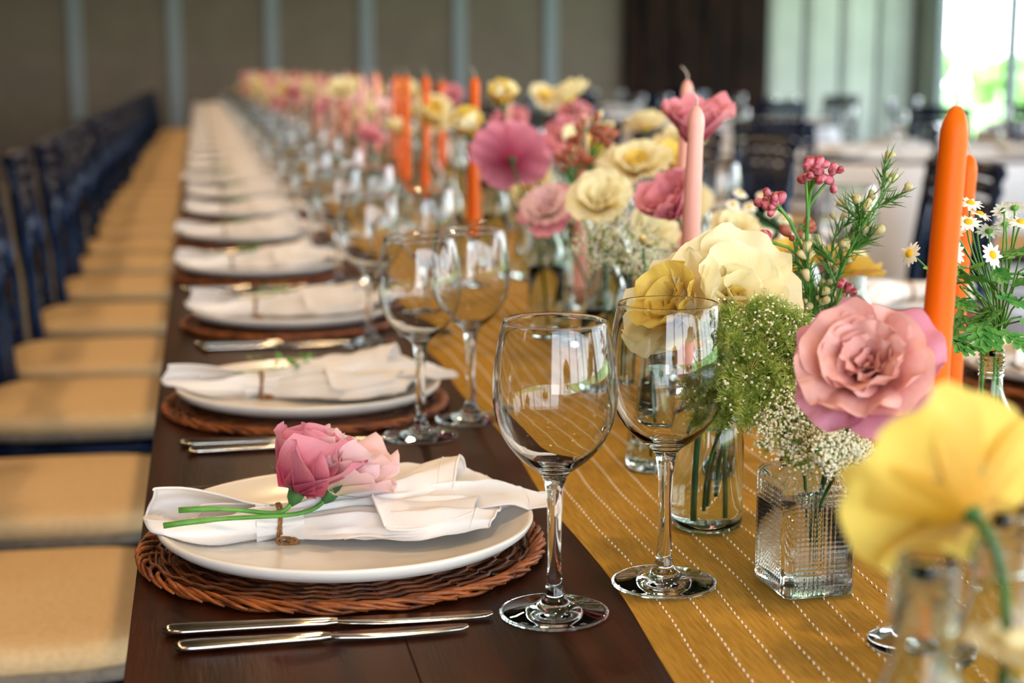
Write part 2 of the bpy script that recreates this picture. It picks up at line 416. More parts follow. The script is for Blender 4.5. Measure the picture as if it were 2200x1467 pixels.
rows = [[(run_edge(y)+(RX1-run_edge(y))*i/nx, y, run_z(run_edge(y)+(RX1-run_edge(y))*i/nx, y)) for i in range(nx+1)] for y in ys]
rn.grid(rows)
rn.grid([[(r[0][0], r[0][1], TZ+.0002) for r in rows], [r[0] for r in rows]]); rn.grid([[r[-1] for r in rows], [(r[-1][0], r[-1][1], TZ+.0002) for r in rows]])
runner = rn.obj('table_runner', M['runner']); tag(runner, 'mustard yellow linen table runner with rows of white dashed stitching', 'table runner')
st = MB()
line = 0
for line in range(24):
    x = RX0+.022+line*.0232
    y = -.28+.003*line
    while y < 6.5:
        L = .0046; dx = run_edge(y)-RX0
        xx = x+dx*(1-line/23)+.0006*sin(y*40+line)
        z = run_z(xx, y+L/2)
        st.tube([(xx, y, z-.0002), (xx+.0002, y+L/2, z+.0008), (xx, y+L, z-.0002)], [.0004, .0008, .0004], 4, caps=False)
        y += .0092
so = st.obj('stitching', M['stitch'], runner); so['kind'] = 'stuff'; so['label'] = 'white dashed stitch rows'

# ------------------------------------------------------------------ charger (woven), plate
def ring_pts(r0, amp, phase, zb, n, zamp, per, slant=0, rn_=None):
    out = []
    for k in range(n+1):
        th = 2*pi*k/n
        u = (th*per/(2*pi)+phase) % 1.0
        z = zb + zamp*cos(2*pi*u)
        out.append(((r0+slant*(u-.5))*cos(th), (r0+slant*(u-.5))*sin(th), z))
    return out
def make_charger(detail):
    rnd = random.Random(5)
    t = thing('wicker_charger', 'x', 'charger')
    nsp = 26; seg = 5
    for_all = MB()
    for k in range(nsp):
        a = 2*pi*k/nsp
        m_ = MB() if detail else for_all
        m_.tube([(.02*cos(a), .02*sin(a), .0045), (.075*cos(a+.01), .075*sin(a+.01), .0045), (.15*cos(a), .15*sin(a), .0045)], .0013, 4)
        if detail: m_.obj('spoke', M['wicker'], t)
    rr = .022; k = 0; body = MB()
    while rr < .147:
        thick = rnd.uniform(.0014, .0019)
        m_ = MB() if detail else body
        big = rr > .09
        per = nsp/3 if big else nsp/2
        # the strand passes over spokes in long slanted loops
        phase = (k % 3)/3.0
        ns = 150 if detail else 78
        m_.tube(ring_pts(rr, 0, phase, .0048, ns, .0019+.0004*rnd.random(), int(per), slant=.0042 if big else .001), [thick*(1+.12*sin(i*.7)) for i in range(ns+1)], 5, caps=False)
        if detail: m_.obj('weaver', M['wicker'], t)
        rr += .0034 if big else .0032; k += 1
    base = MB(); base.lathe([(.004, .0022), (.146, .0022), (.147, .0032), (.004, .0036)], 48)
    base.obj('backing', M['wicker'], t, smooth=False)
    # braided border: short slanted canes wrapping round the rim
    nb = 58 if detail else 40; border = MB()
    for k in range(nb):
        a = 2*pi*k/nb+rnd.uniform(-.02, .02); da = 2*pi/nb*2.9
        m_ = MB() if detail else border
        r1, r2 = .1455+rnd.uniform(-.001, .001), .1565+rnd.uniform(-.0015, .0015)
        pts = []
        for i in range(7):
            u = i/6
            ang = a+da*u; rad = r1+(r2-r1)*sin(u*pi*.62)/sin(pi*.62)*1.0; z = .0042+.0050*sin(pi*min(1, u*1.05))-.001*u
            pts.append((rad*cos(ang), rad*sin(ang), z))
        m_.tube(pts, [.0013, .0017, .0019, .0019, .0018, .0016, .0011], 5)
        if detail: m_.obj('border_cane', M['wicker2'], t)
    for j, (off, zz) in enumerate(((0, .0030), (.0018, .0062))):
        pts = [((.1535+off+.0016*sin(17*2*pi*k/180+j*pi))*cos(2*pi*k/180), (.1535+off+.0016*sin(17*2*pi*k/180+j*pi))*sin(2*pi*k/180), zz+.0012*cos(17*2*pi*k/180+j*pi)) for k in range(181)]
        (border if not detail else MB()).tube(pts, .0015, 5, caps=False) if not detail else None
        if detail: q = MB(); q.tube(pts, .0016, 5, caps=False); q.obj('border_strand', M['wicker2'], t)
    if not detail:
        for_all.v and for_all.obj('spokes', M['wicker'], t)
        body.obj('woven_disc', M['wicker'], t); border.obj('braided_border', M['wicker2'], t)
    return t
def make_plate():
    m_ = MB()
    prof = [(.0005, .0045), (.06, .0045), (.090, .005), (.105, .0065), (.120, .0100), (.134, .0155), (.1415, .0195), (.1440, .0208), (.1460, .0203), (.1464, .0185), (.1445, .0145), (.138, .0095), (.125, .0050), (.108, .0026), (.098, .0014), (.094, .0), (.088, .0), (.086, .0016), (.0005, .0018)]
    out = []
    for i in range(len(prof)-1):
        (a, b_), (c, d) = prof[i], prof[i+1]
        for q in range(2): out.append((a+(c-a)*q/2, b_+(d-b_)*q/2))
    out.append(prof[-1]); m_.lathe(out, 96)
    return m_.mesh('dinner_plate', M['plate'])

# ------------------------------------------------------------------ napkin: a cloth bundled by twine, fanned out at both sides
def smooth(t): t = max(0, min(1, t)); return t*t*(3-2*t)
def lerp(a, b, t): return a+(b-a)*t
def interp(keys, u):
    """keys: list of (u, values...)"""
    if u <= keys[0][0]: return keys[0][1:]
    for a, b_ in zip(keys, keys[1:]):
        if u <= b_[0]:
            t = smooth((u-a[0])/(b_[0]-a[0])); return tuple(lerp(p, q, t) for p, q in zip(a[1:], b_[1:]))
    return keys[-1][1:]
WX = -.052                      # where the twine ties it
def plate_top(x, y):
    r = math.hypot(x, y)
    return .0055 if r < .095 else (.0055+.0153*((r-.095)/.049)**1.5 if r < .144 else .0212)
def fan_sheet(m_, x0, x1, ykeys, zkeys, folds, seed, nu=40, nv=44, hem=True, edge=None, base_pull=0.0):
    """one layer of cloth from the tie (x0) to its free edge (x1); across it runs v.
    ykeys: (u, y_near, y_far); zkeys: (u, lift, arch, fold height)."""
    rows = []
    for i in range(nu+1):
        u = i/nu; row = []
        ya, yb = interp(ykeys, u); lift, arch, fh = interp(zkeys, u)
        for j in range(nv+1):
            v = j/nv
            xe = x1 + (edge(v) if edge else 0)
            x = x0+(xe-x0)*u
            fx = sum(a*sin(2*pi*(f*v+ph)+s*u) for a, f, ph, s in folds)
            over = sum(a*cos(2*pi*(f*v+ph)+s*u)*.45 for a, f, ph, s in folds)
            y = ya+(yb-ya)*v + over*fh*1.6
            z = lift + arch*sin(pi*v)**.6 + fh*(fx*.5+.5)
            z += .0045*smooth(u*2)*abs(noise.noise(Vector((x*16+y*10, y*44-x*9, seed*3.1))))+.0022*u*noise.noise(Vector((x*50, y*50, seed)))
            z += .0034*sin(pi*min(1, u*1.15))**.7*(1-.5*u)*(.5+.5*cos(2*pi*(4.6*v+seed*.37)+1.2*u))
            g = plate_top(x, y)+.001
            fade = smooth(u*4) if u < .25 else 1
            z = max(z, g)
            row.append((x+base_pull*0, y, z))
        rows.append(row)
    m_.grid(rows)
    if hem:
        m_.tube([rows[-1][j] for j in range(0, nv+1, 1)], .0011, 5)
        # a stitched hem line a little inside the edge
        rr = rows[int(nu*.92)]
        m_.tube([(p[0], p[1], p[2]+.0002) for p in rr], .0005, 4, caps=False)
        m_.tube([rows[i][0] for i in range(nu//3, nu+1)], .0009, 5); m_.tube([rows[i][nv] for i in range(nu//3, nu+1)], .0009, 5)
    return rows
def napkin_mesh(var):
    m_ = MB(); rnd = random.Random(var)
    j = lambda a: rnd.uniform(-a, a) if var else 0
    WB, WT = .0062, .024      # bundle bottom / height
    # right, bottom layer: broad, spreads over the plate and past its rim
    fan_sheet(m_, WX, .135, [(0, -.012, .014), (.35, -.045, .05), (.7, -.060, .085), (1, -.040, .105)], [(0, WB+.001, .010, .003), (.5, .006, .006, .010), (1, .007, .004, .016)],
              [(.6, 2.5, .1+j(.3), .8), (.4, 4.2, .4+j(.3), -1)], 1+var, edge=lambda v: .012*sin(pi*v)+(-.045*(1-v) if v < .5 else -.02))
    # far hump: a rounded lobe standing at the back
    fan_sheet(m_, WX+.015, .085, [(0, .0, .016), (.5, .035, .085), (1, .060, .125)], [(0, WB+.008, .012, .002), (.55, .015, .020, .006), (1, .007, .020+j(.006), .006)],
              [(.6, 1.4, .2+j(.3), .4), (.3, 3.1, .1, 1)], 2+var, edge=lambda v: .022*sin(pi*v))
    # the corner that hangs past the rim on the right
    fan_sheet(m_, WX+.005, .150, [(0, -.008, .016), (.5, -.020, .060), (.8, -.018, .072), (1, -.012+j(.01), .045)], [(0, WB+.006, .014, .002), (.45, .016, .014, .008), (.8, .022, .008, .010), (1, .016, .006, .006)],
              [(.7, 1.6, .65+j(.2), .6), (.3, 3.3, .2, .5)], 3+var, edge=lambda v: .018*math.exp(-((v-.15)/.25)**2)-.012*v)
    # upper ridge rising to a peak
    fan_sheet(m_, WX, .088, [(0, -.010, .015), (.5, -.012, .046), (1, .004, .070)], [(0, WB+.010, .014, .001), (.5, .021, .017, .004), (1, .018, .032+j(.004), .005)],
              [(.7, 1.1, .25, .4), (.2, 3, .1, 1)], 4+var, edge=lambda v: .022*v-.004)
    # near side: a layer whose hem folds back in a loop
    fan_sheet(m_, WX, .105, [(0, -.016, .006), (.3, -.040, .012), (.65, -.062, .010), (1, -.050, .020)], [(0, WB, .016, .001), (.35, .006, .022, .005), (.7, .007, .022, .006), (1, .010, .012, .008)],
              [(.7, 1.5, .0+j(.2), .7), (.3, 3.4, .3, -.8)], 5+var, edge=lambda v: .03*v)
    # looped flap with a bright hem, lying on top of the near layer
    rows = []
    for i in range(22):
        u = i/21; row = []
        for k in range(20):
            v = k/19
            x = .018+.075*u+.022*v*u; yc = -.052+.062*v+.012*u-.01*sin(pi*u)*(1-v)
            z = .017+.010*sin(pi*v)+.011*u*(1-v)+.006*(1-u)*sin(pi*v)+.007*(1-u)**4
            if u < .12: x += .012*(1-u/.12)*abs(v-.5)**1.5*1.6
            row.append((x, yc, max(z, plate_top(x, yc)+.004)))
        rows.append(row)
    m_.grid(rows); m_.tube([r for r in rows[0]], .0012, 5); m_.tube([r[0] for r in rows], .0012, 5); m_.tube([r[0] for r in [[q[1]] for q in rows]], .0004, 4)
    # left: a loop of cloth lying open at the top, its back wall higher than its front, closed round at the end
    LE = -.150 if var != 2 else -.158
    for layer in (0, 1):
        lrows = []
        x9 = LE if layer == 0 else LE+.035
        for i in range(36):
            u = i/35; x = WX+(x9-WX)*(u if u < .8 else .8+.2*sin((u-.8)/.2*pi/2))
            end = 1 if u < .72 else math.sqrt(max(.02, 1-((u-.72)/.285)**2))
            wy = lerp(.0145, .040 if layer == 0 else .022, smooth(u*1.3))*lerp(end, 1, .35); hz = lerp(.0125, .0170 if layer == 0 else .011, smooth(u*1.2))
            if var == 2: wy *= 1-.45*u*u; hz *= 1-.3*u
            cz = lerp(WB+.0125, .0245 if layer == 0 else .019, smooth(u)); cy = lerp(.0, .003, u)
            a_s = R(lerp(95, 62, smooth(u*2))); a_e = R(lerp(-262, -212 if layer == 0 else -235, smooth(u*2)))
            row = []
            for k in range(45):
                a = a_s+(a_e-a_s)*k/44
                rr = 1+.07*sin(3*a+2.2*u+1+layer)*smooth(u*2)+.05*sin(6*a+3*u)*smooth(u*3)
                y = cy+wy*cos(a)*rr; z = cz+hz*sin(a)*rr
                z += .006*u*smooth((cos(a)-.1)*2)*(1 if layer == 0 else .3)-.003*u*smooth((-cos(a)-.2)*2)
                row.append((x+.004*sin(a*2)*u, y, max(z, plate_top(x, y)+.0009)))
            lrows.append(row)
        m_.grid(lrows)
        m_.tube([r[0] for r in lrows[4:]]+lrows[-1]+[r[-1] for r in lrows[4:]][::-1], .0010, 6, caps=False)
    # gathered neck either side of the twine
    nk = []
    for i in range(13):
        x = WX-.018+.036*i/12; q = abs(i-6)/6; row = []
        for k in range(49):
            a = 2*pi*k/48; rr = 1+.09*sin(9*a+q)*(.5+q*.8)
            row.append((x, lerp(.0145, .0180, q)*cos(a)*rr, WB+.0115+lerp(.0112, .0135, q)*sin(a)*rr))
        nk.append(row)
    m_.grid(nk)
    return m_.mesh('napkin', M['napkin'])
def twine_mesh():
    m_ = MB()
    for off, ph in ((-.0011, 0), (.0011, 1.2)):
        pts = []
        for k in range(61):
            a = 2*pi*k/60
            pts.append((WX+off+.0006*sin(a*3+ph), .0162*cos(a), .0178+.0137*sin(a)))
        m_.tube(pts, [.00105+.0002*sin(i*1.9) for i in range(61)], 6, caps=False)
    # the knot at the near side
    kn = []
    for k in range(34):
        a = 2*pi*k/15
        kn.append((WX+.001+.0055*cos(a)+.0002*k, -.0185+.0022*sin(a*.9), .0072+.0024*sin(a)))
    m_.tube(kn, .0011, 6)
    m_.tube([(WX+.004, -.018, .008), (WX+.011, -.021, .0065), (WX+.014, -.0205, .0058)], .001, 5)
    rnd = random.Random(3)
    for k in range(26):
        a = rnd.uniform(0, 2*pi); p = Vector((WX+rnd.uniform(-.002, .002), .0165*cos(a), .0178+.0139*sin(a)))
        d = Vector((rnd.uniform(-1, 1), cos(a), sin(a))).normalized()*rnd.uniform(.0015, .004)
        m_.tube([p, p+d], .00008, 3, caps=False)
    return m_.mesh('twine', M['twine'])

# ------------------------------------------------------------------ cutlery, glass
def knife_mesh():
    h = MB(); b_ = MB(); L = .222; rows = []
    def sec(x, cz, hw, hh, cy=0):
        return [(x, cy+hw*cos(2*pi*k/12), cz+hh*sin(2*pi*k/12)) for k in range(12)]
    for x, hw, hh in ((0, .001, .001), (.002, .0055, .0026), (.006, .0078, .0034), (.02, .0082, .0036), (.05, .0070, .0034), (.085, .0058, .0032), (.108, .0055, .0034), (.112, .0042, .0030), (.116, .0034, .0026)):
        rows.append(sec(x, .0038, hw, hh))
    h.grid(rows, closed=True)
    rows = []
    for i in range(20):
        x = .114+(L-.114)*i/19; u = i/19
        top = .0062+.0018*u; lo = -.0050-.0045*smooth(u*3)+.0045*u**4*1.3
        if u > .8: top -= ((u-.8)/.2)**2*.0020
        if u > .93: lo += ((u-.93)/.07)**2*.004; 
        th = .0011*(1-.4*u)
        if i == 0: top, lo = .0030, -.0030
        rows.append([(x, lo, .0036), (x, lo+.002, .0036+th), (x, top, .0036+th), (x, top+.0003, .0036), (x, top, .0036-th), (x, lo+.002, .0036-th)])
    b_.grid(rows, closed=True)
    return h.mesh('handle', M['steel']), b_.mesh('blade', M['steel'])
def fork_mesh():
    m_ = MB(); hd = MB(); rows = []
    for x, hw, z in ((0, .002, .003), (.004, .009, .003), (.02, .0095, .0032), (.06, .006, .005), (.10, .0035, .0075), (.135, .0033, .0075), (.148, .008, .005), (.155, .0115, .0035), (.165, .0122, .003)):
        rows.append([(x, -hw, z), (x, -hw*.5, z+.0016), (x, hw*.5, z+.0016), (x, hw, z), (x, hw*.5, z-.001), (x, -hw*.5, z-.001)])
    m_.grid(rows, closed=True)
    for k in range(4):
        y = -.0093+.0062*k
        hd.tube([(.164, y, .0032), (.18, y, .0024), (.20, y*.9, .0045)], [.0019, .0015, .0008], 6)
    return m_.mesh('handle', M['steel']), hd.mesh('tines', M['steel'])
def glass_mesh():
    m_ = MB()
    outer = [(.0004, .0), (.034, .0), (.0372, .0006), (.0378, .0014), (.0372, .0022), (.030, .0034), (.018, .0056), (.010, .0095), (.0066, .016), (.0052, .026), (.0047, .042), (.0048, .060), (.0054, .078), (.0066, .090), (.0092, .0985),
             (.0150, .1035), (.0230, .1095), (.0315, .1190), (.0380, .1310), (.0415, .1440), (.0425, .1560), (.0418, .1700), (.0398, .1850), (.0375, .1970), (.0358, .2040), (.0355, .2050)]
    inner = [(.0349, .2054), (.0344, .2045), (.0350, .2035), (.0367, .1968), (.0390, .1850), (.0410, .1700), (.0417, .1560), (.0407, .1442), (.0371, .1318), (.0305, .1204), (.0220, .1118), (.0140, .1068), (.0070, .1045), (.0004, .1038)]
    def dens(p):
        out = []
        for i in range(len(p)-1):
            p0 = p[max(i-1, 0)]; p1 = p[i]; p2 = p[i+1]; p3 = p[min(i+2, len(p)-1)]
            for q in range(2):
                t = q/2
                f = lambda a, b_, c, d: .5*((2*b_)+(-a+c)*t+(2*a-5*b_+4*c-d)*t*t+(-a+3*b_-3*c+d)*t**3)
                out.append((max(.0003, f(p0[0], p1[0], p2[0], p3[0])), f(p0[1], p1[1], p2[1], p3[1])))
        out.append(p[-1]); return out
    m_.lathe(dens(outer)+dens(inner), 56)
    return m_.mesh('wine_glass', M['glass'])
GL = glass_mesh(); PL = make_plate(); NK = [napkin_mesh(v) for v in range(4)]; TW = twine_mesh(); KH, KB = knife_mesh(); FH, FT = fork_mesh()
CH_D = make_charger(True); CH_S = make_charger(False)
# small sprig tucked under the twine
def sprig_mesh(seed):
    m_ = MB(); rnd = random.Random(seed); st_ = MB()
    pts = bez((WX-.03, -.004, .033), (WX, 0, .034), (WX+.02, .004, .036), (WX+.05, .012, .034), 8); st_.tube(pts, .0007, 5)
    for k in range(26):
        p = Vector(pts[rnd.randint(3, 8)])+Vector((rnd.uniform(-.01, .012), rnd.uniform(-.012, .012), rnd.uniform(.001, .014)))
        a = rnd.uniform(0, 2*pi); d = Vector((cos(a), sin(a), rnd.uniform(0, .8))).normalized(); s = d.cross(Vector((0, 0, 1))).normalized()*.0034; L = rnd.uniform(.008, .014)
        m_.add([p, p+d*L*.5+s, p+d*L, p+d*L*.5-s], [(0, 1, 2, 3)])
    return st_.mesh('stem', M['stem']), m_.mesh('leaf_cluster', M['leaf'])
SPR = [sprig_mesh(s) for s in range(2)]

def put(name, label, cat, me, loc, rz=0, group=None, subs=()):
    o = link(name, me, None, loc, (0, 0, rz)); tag(o, label, cat, group)
    for n_, me2 in subs: link(n_, me2, o)
    return o
ordn = ['nearest', 'second nearest', 'third nearest', 'fourth nearest', 'fifth nearest', 'sixth nearest']
PX, PY0, PS = .100, 1.212, .578
rnd = random.Random(11)
first_ch = {True: CH_D, False: CH_S}; used = {True: False, False: False}
def charger(detail, loc, rz, label, group):
    src = first_ch[detail]
    if not used[detail]:
        used[detail] = True; kids(src); src.location = loc; src.rotation_euler = (0, 0, rz); return tag(src, label, None, group)
    return dup(src, loc, rz, label, group)
NSET = 28
for i in range(NSET):
    for side in (0, 1):
        if side == 1 and i < 1: continue
        near = i < 5 and side == 0
        y = PY0+PS*i; x = PX+rnd.uniform(-.006, .006) if i else PX
        if i == 1: x, y = .108, 1.765
        if i == 2: x, y = .122, 2.36
        rz = 0 if side == 0 else pi
        if side: x = TX1-.157-rnd.uniform(0, .01); y -= .02
        det = i < 2 and side == 0
        yes = near or (side == 1 and i in (1, 2))
        w_ = (ordn[i]+' on the left side') if near else (('nearest' if i == 1 else 'second nearest')+' on the right side' if yes else None)
        far_s = 'left' if side == 0 else 'right'
        far_l = 'in the far row along the table\'s '+far_s+' edge'
        sc = lambda base: None if yes else base+' along the '+far_s+' side'
        charger(det, (x, y, TZ), rz+rnd.uniform(-.3, .3), 'round brown woven wicker charger under a white plate, '+w_ if yes else 'round brown wicker charger '+far_l, sc('wicker chargers'))
        pz = TZ+.0078
        put('dinner_plate', 'white round dinner plate on the wicker charger, '+w_ if yes else 'white dinner plate on its charger '+far_l, 'plate', PL, (x+.003, y+.004, pz), 0, sc('dinner plates'))
        nrz = rz + (0 if i == 0 else rnd.uniform(-.12, .12))
        v = 0 if i == 0 else (2 if i == 1 else 1+i % 3)
        fl = ['white cotton napkin tied with twine under two pink flowers, nearest', 'white napkin with a pointed left end and green sprig, second plate'] 
        lab = fl[i] if (yes and side == 0 and i < 2) else ('white tied napkin lying on the plate, '+w_ if yes else 'white tied napkin on its plate '+far_l)
        put('napkin', lab, 'napkin', NK[v], (x+.003, y+.002, pz), nrz, sc('napkins'), [('twine', TW)])
        if side == 0 and 0 < i < 9:
            sp = put('herb_sprig', ('small green herb sprig tucked under the twine of the '+ordn[i]+' napkin') if i < 5 else 'small green sprig on a napkin in the far left row', 'sprig', None, (x+.003, y+.002, pz), nrz, None if i < 5 else 'sprigs on the far napkins', [('stem', SPR[i % 2][0]), ('leaf_cluster', SPR[i % 2][1])])
        # cutlery: two knives on the near side, a fork on the far side
        sgn = 1 if side == 0 else -1
        for q, (dx, dy, s_, rr_) in enumerate(((-.138, -.172, 1.0, -.045), (-.130, -.206, .87, .01))):
            if i > 18: break
            if side and not (i < 8): continue
            if i == 0: dx, dy = ((-.135, -.169), (-.127, -.203))[q]
            ko = put('table_knife', (('longer' if q == 0 else 'shorter')+' silver table knife beside the '+('charger, '+w_) if yes else 'silver knife between chargers '+far_l), 'knife', None,
                     (x+sgn*dx, y+sgn*dy, TZ), rz+rr_+(rnd.uniform(-.02, .02) if i else 0), sc('knives'), [('handle', KH), ('blade', KB)])
            ko.scale = (s_, s_, 1)
        if side == 0 and i < 10:
            put('table_fork', 'silver fork behind the charger, '+w_ if yes else 'silver fork between chargers '+far_l, 'fork', None, (x-.150, y+.195, TZ), rnd.uniform(-.03, .03), sc('forks'), [('handle', FH), ('tines', FT)])
        # wine glasses
        if side == 0:
            gp = [(.230, 1.036), (.320, 1.075)] if i == 0 else ([(.213, 1.593), (.277, 1.665)] if i == 1 else [(.222+rnd.uniform(-.008, .008), y-.185+rnd.uniform(-.02, .02)), (.300+rnd.uniform(-.01, .01), y-.135+rnd.uniform(-.02, .02))])
        else:
            gp = [(.925+rnd.uniform(-.006, .006), y-.125+rnd.uniform(-.02, .02)), (.835, y-.15)]
            if i == 1: gp = [(.94, 1.62)]
            if i == 2: gp = [(.925, 2.20)]
        for q, (gx, gy) in enumerate(gp):
            gz = TZ+.0003 if gx < .29 or gx > .86 else run_z(gx, gy)+.0018
            lab = ['clear wine glass on the dark wood,', 'clear wine glass at the runner edge,'][q]
            if side == 0 and i == 0: lab = ['large clear wine glass at the right of the nearest plate', 'clear wine glass on the runner, right of the nearest glass'][q]
            elif yes: lab += ' '+w_+', row of glasses'
            else: lab = 'clear wine glass '+far_l
            put('wine_glass', lab, 'wine glass', GL, (gx, gy, gz), rnd.uniform(0, 6), sc('wine glasses'))

# ------------------------------------------------------------------ chairs
def make_chair():
    t = thing('chiavari_chair', 'x', 'chair')           # faces +x, origin on the floor under the seat centre
    sw_, sd = .20, .20; zs = .45
    m_ = MB()                                           # seat frame: rounded slab
    def slab(m2, hx, hy, z0, z1, rnd_, soft=.0):
        def ring(s_, z): 
            out = []
            for k in range(40):
                a = 2*pi*k/40; c_, s2 = cos(a), sin(a); e = rnd_
                out.append((hx*s_*math.copysign(abs(c_)**e, c_), hy*s_*math.copysign(abs(s2)**e, s2), z))
            return out
        h = z1-z0
        prof = [(.001, z0), (.93, z0), (.985, z0+h*.15), (1.0, z0+h*.45), (.985, z0+h*.78), (.93, z0+h*.94), (.75, z1), (.4, z1+soft*.6), (.001, z1+soft)]
        m2.grid([ring(s_, z) for s_, z in prof], closed=True)
    slab(m_, sd+.005, sw_+.005, zs-.03, zs, .45); m_.obj('seat', M['navy'], t)
    c = MB(); slab(c, sd+.002, sw_, zs+.014, zs+.052, .5, .010); cu = c.obj('cushion', M['cushion'], t)
    b_ = MB(); slab(b_, sd+.006, sw_+.004, zs, zs+.024, .5, 0); b_.obj('band', M['band'], cu)
    for sx_ in (-1, 1):
        for sy_ in (-1, 1):
            l = MB()
            if sx_ > 0: l.tube([(.175, sy_*.17, zs-.02), (.178, sy_*.172, .25), (.185, sy_*.178, 0)], [.014, .015, .010], 10)
            else: l.tube([(-.235, sy_*.185, 0), (-.205, sy_*.18, .2), (-.185, sy_*.175, zs), (-.195, sy_*.172, .65), (-.232, sy_*.168, .925)], [.012, .016, .018, .016, .013], 10)
            l.obj('leg', M['navy'], t)
    def bx(z): return -.185-.0 if z < zs else -.187-.045*((z-zs)/.47)**1.6
    for z, r in ((.905, .019), (.865, .018), (.825, .014), (.60, .011), (.545, .009)):
        q = MB(); q.tube([(bx(z)-.016*(1-(2*k/8-1)**2), -.172+.344*k/8, z+.006*(1-(2*k/8-1)**2)) for k in range(9)], r, 8); q.obj('back_rail', M['navy'], t)
    for k in range(7):
        y = -.138+.276*k/6; q = MB(); q.tube([(bx(.56)-.012, y, .60), (bx(.7)-.012, y, .71), (bx(.83)-.012, y, .83)], [.010, .015, .010], 8); q.obj('spindle', M['navy'], t)
    for z in (.16, .30):
        q = MB()
        for sy_ in (-1, 1): q.tube([(.18, sy_*.175, z), (-.2, sy_*.18, z)], .008, 6)
        q.tube([(.18, -.175, z+.03), (.18, .175, z+.03)], .008, 6); q.tube([(-.2, -.18, z+.03), (-.2, .18, z+.03)], .008, 6)
        q.obj('stretcher', M['navy'], t)
    return t
chair0 = make_chair(); chair_used = [False]
def chair(x, y, rz, label, group=None):
    if not chair_used[0]:
        kids(chair0)
        for c in list(chair0.children): kids(c)
        chair_used[0] = True; chair0.location = (x, y, 0); chair0.rotation_euler = (0, 0, rz); return tag(chair0, label, None, group)
    return dup(chair0, (x, y, 0), rz, label, group)
cy = [1.96, 2.50, 3.20, 3.72, 4.32, 4.95]
lw = ['nearest navy chair with cream cushion at the lower left corner', 'second navy chair with cream cushion along the left', 'third navy chair with cream cushion along the left', 'fourth navy chair with cream cushion along the left', 'fifth navy chair with cream cushion along the left', 'sixth navy chair with cream cushion along the left']
for k, y in enumerate(cy): chair(-.235+rnd.uniform(-.012, .012), y, rnd.uniform(-.05, .05), lw[k])
y = 5.55
while y < 17.9:
    chair(-.245+rnd.uniform(-.02, .02), y, rnd.uniform(-.06, .06), 'navy chair with cream cushion in the far row left of the table', 'far chairs left of the table'); y += .585
rlw = ['navy spindle-back chair right of the table, nearest', 'navy spindle-back chair right of the table, second', 'navy spindle-back chair right of the table, third']
for k, y in enumerate((2.62, 3.45, 4.72)): chair(1.50, y, pi+rnd.uniform(-.05, .05), rlw[k])
y = 5.4
while y < 17.9:
    chair(1.48+rnd.uniform(-.02, .02), y, pi+rnd.uniform(-.08, .08), 'navy spindle-back chair in the row right of the table', 'far chairs right of the table'); y += .6

# ------------------------------------------------------------------ tables in the background, right
def round_table(x, y, r, lab, nch, a0=0, drop=.70):
    t = thing('round_table', 'round guest table'+lab, 'table', (x, y, 0))
    m_ = MB(); m_.lathe([(.001, .70), (r, .70), (r, .735), (.001, .735)], 48); m_.obj('tabletop', M['wood'], t, smooth=False)
    m_ = MB(); m_.lathe([(.30, 0), (.28, .04), (.06, .08), (.05, .68), (.12, .70)], 24); m_.obj('pedestal', M['navy'], t)
    m_ = MB(); rows = []
    for i in range(16):
        u = i/15; row = []
        for k in range(96):
            a = 2*pi*k/96
            if u < .45: q = u/.45; rad = .002+(r+.008)*q; z = .737
            else: q = (u-.45)/.55; rad = r+.012+.10*q*(1+.7*sin(13*a+sin(3*a))); z = .737-drop*q*(1+.12*sin(4*a))
            row.append((rad*cos(a), rad*sin(a), z))
        rows.append(row)
    m_.grid(rows, closed=True); c = m_.obj('tablecloth', M['cloth'], None, loc=(x, y, 0)); tag(c, 'white cloth draped over the round table'+lab, 'tablecloth')
    for k in range(nch):
        a = a0+2*pi*k/nch
        chair(x+(r+.36)*cos(a), y+(r+.36)*sin(a), a+pi, 'navy chair with cream cushion around the round table'+lab, 'chairs around the round table'+lab)
    for k in range(nch):
        a = a0+2*pi*k/nch+.1
        put('dinner_plate', 'white plate on the round table'+lab, 'plate', PL, (x+(r-.2)*cos(a), y+(r-.2)*sin(a), .7385), 0, 'plates on the round table'+lab)
        put('napkin', 'white tied napkin on the round table'+lab, 'napkin', NK[1+k % 3], (x+(r-.2)*cos(a), y+(r-.2)*sin(a), .7392), a+pi, 'napkins on the round table'+lab, [('twine', TW)])
        g = a+.35; put('wine_glass', 'wine glass on the round table'+lab, 'wine glass', GL, (x+(r-.3)*cos(g), y+(r-.3)*sin(g), .7385), 0, 'wine glasses on the round table'+lab)
round_table(3.30, 7.6, .95, ' near the far windows', 4, .9)
round_table(3.9, 11.9, .9, ' before the dark boards', 6, .5)
round_table(6.1, 10.0, .9, ' at the far right by the windows', 5, .1)
round_table(3.95, 5.0, .8, ' at the right edge of the view', 5, 1.3)
round_table(3.6, 16.0, .9, ' deepest in the room', 6, .4)

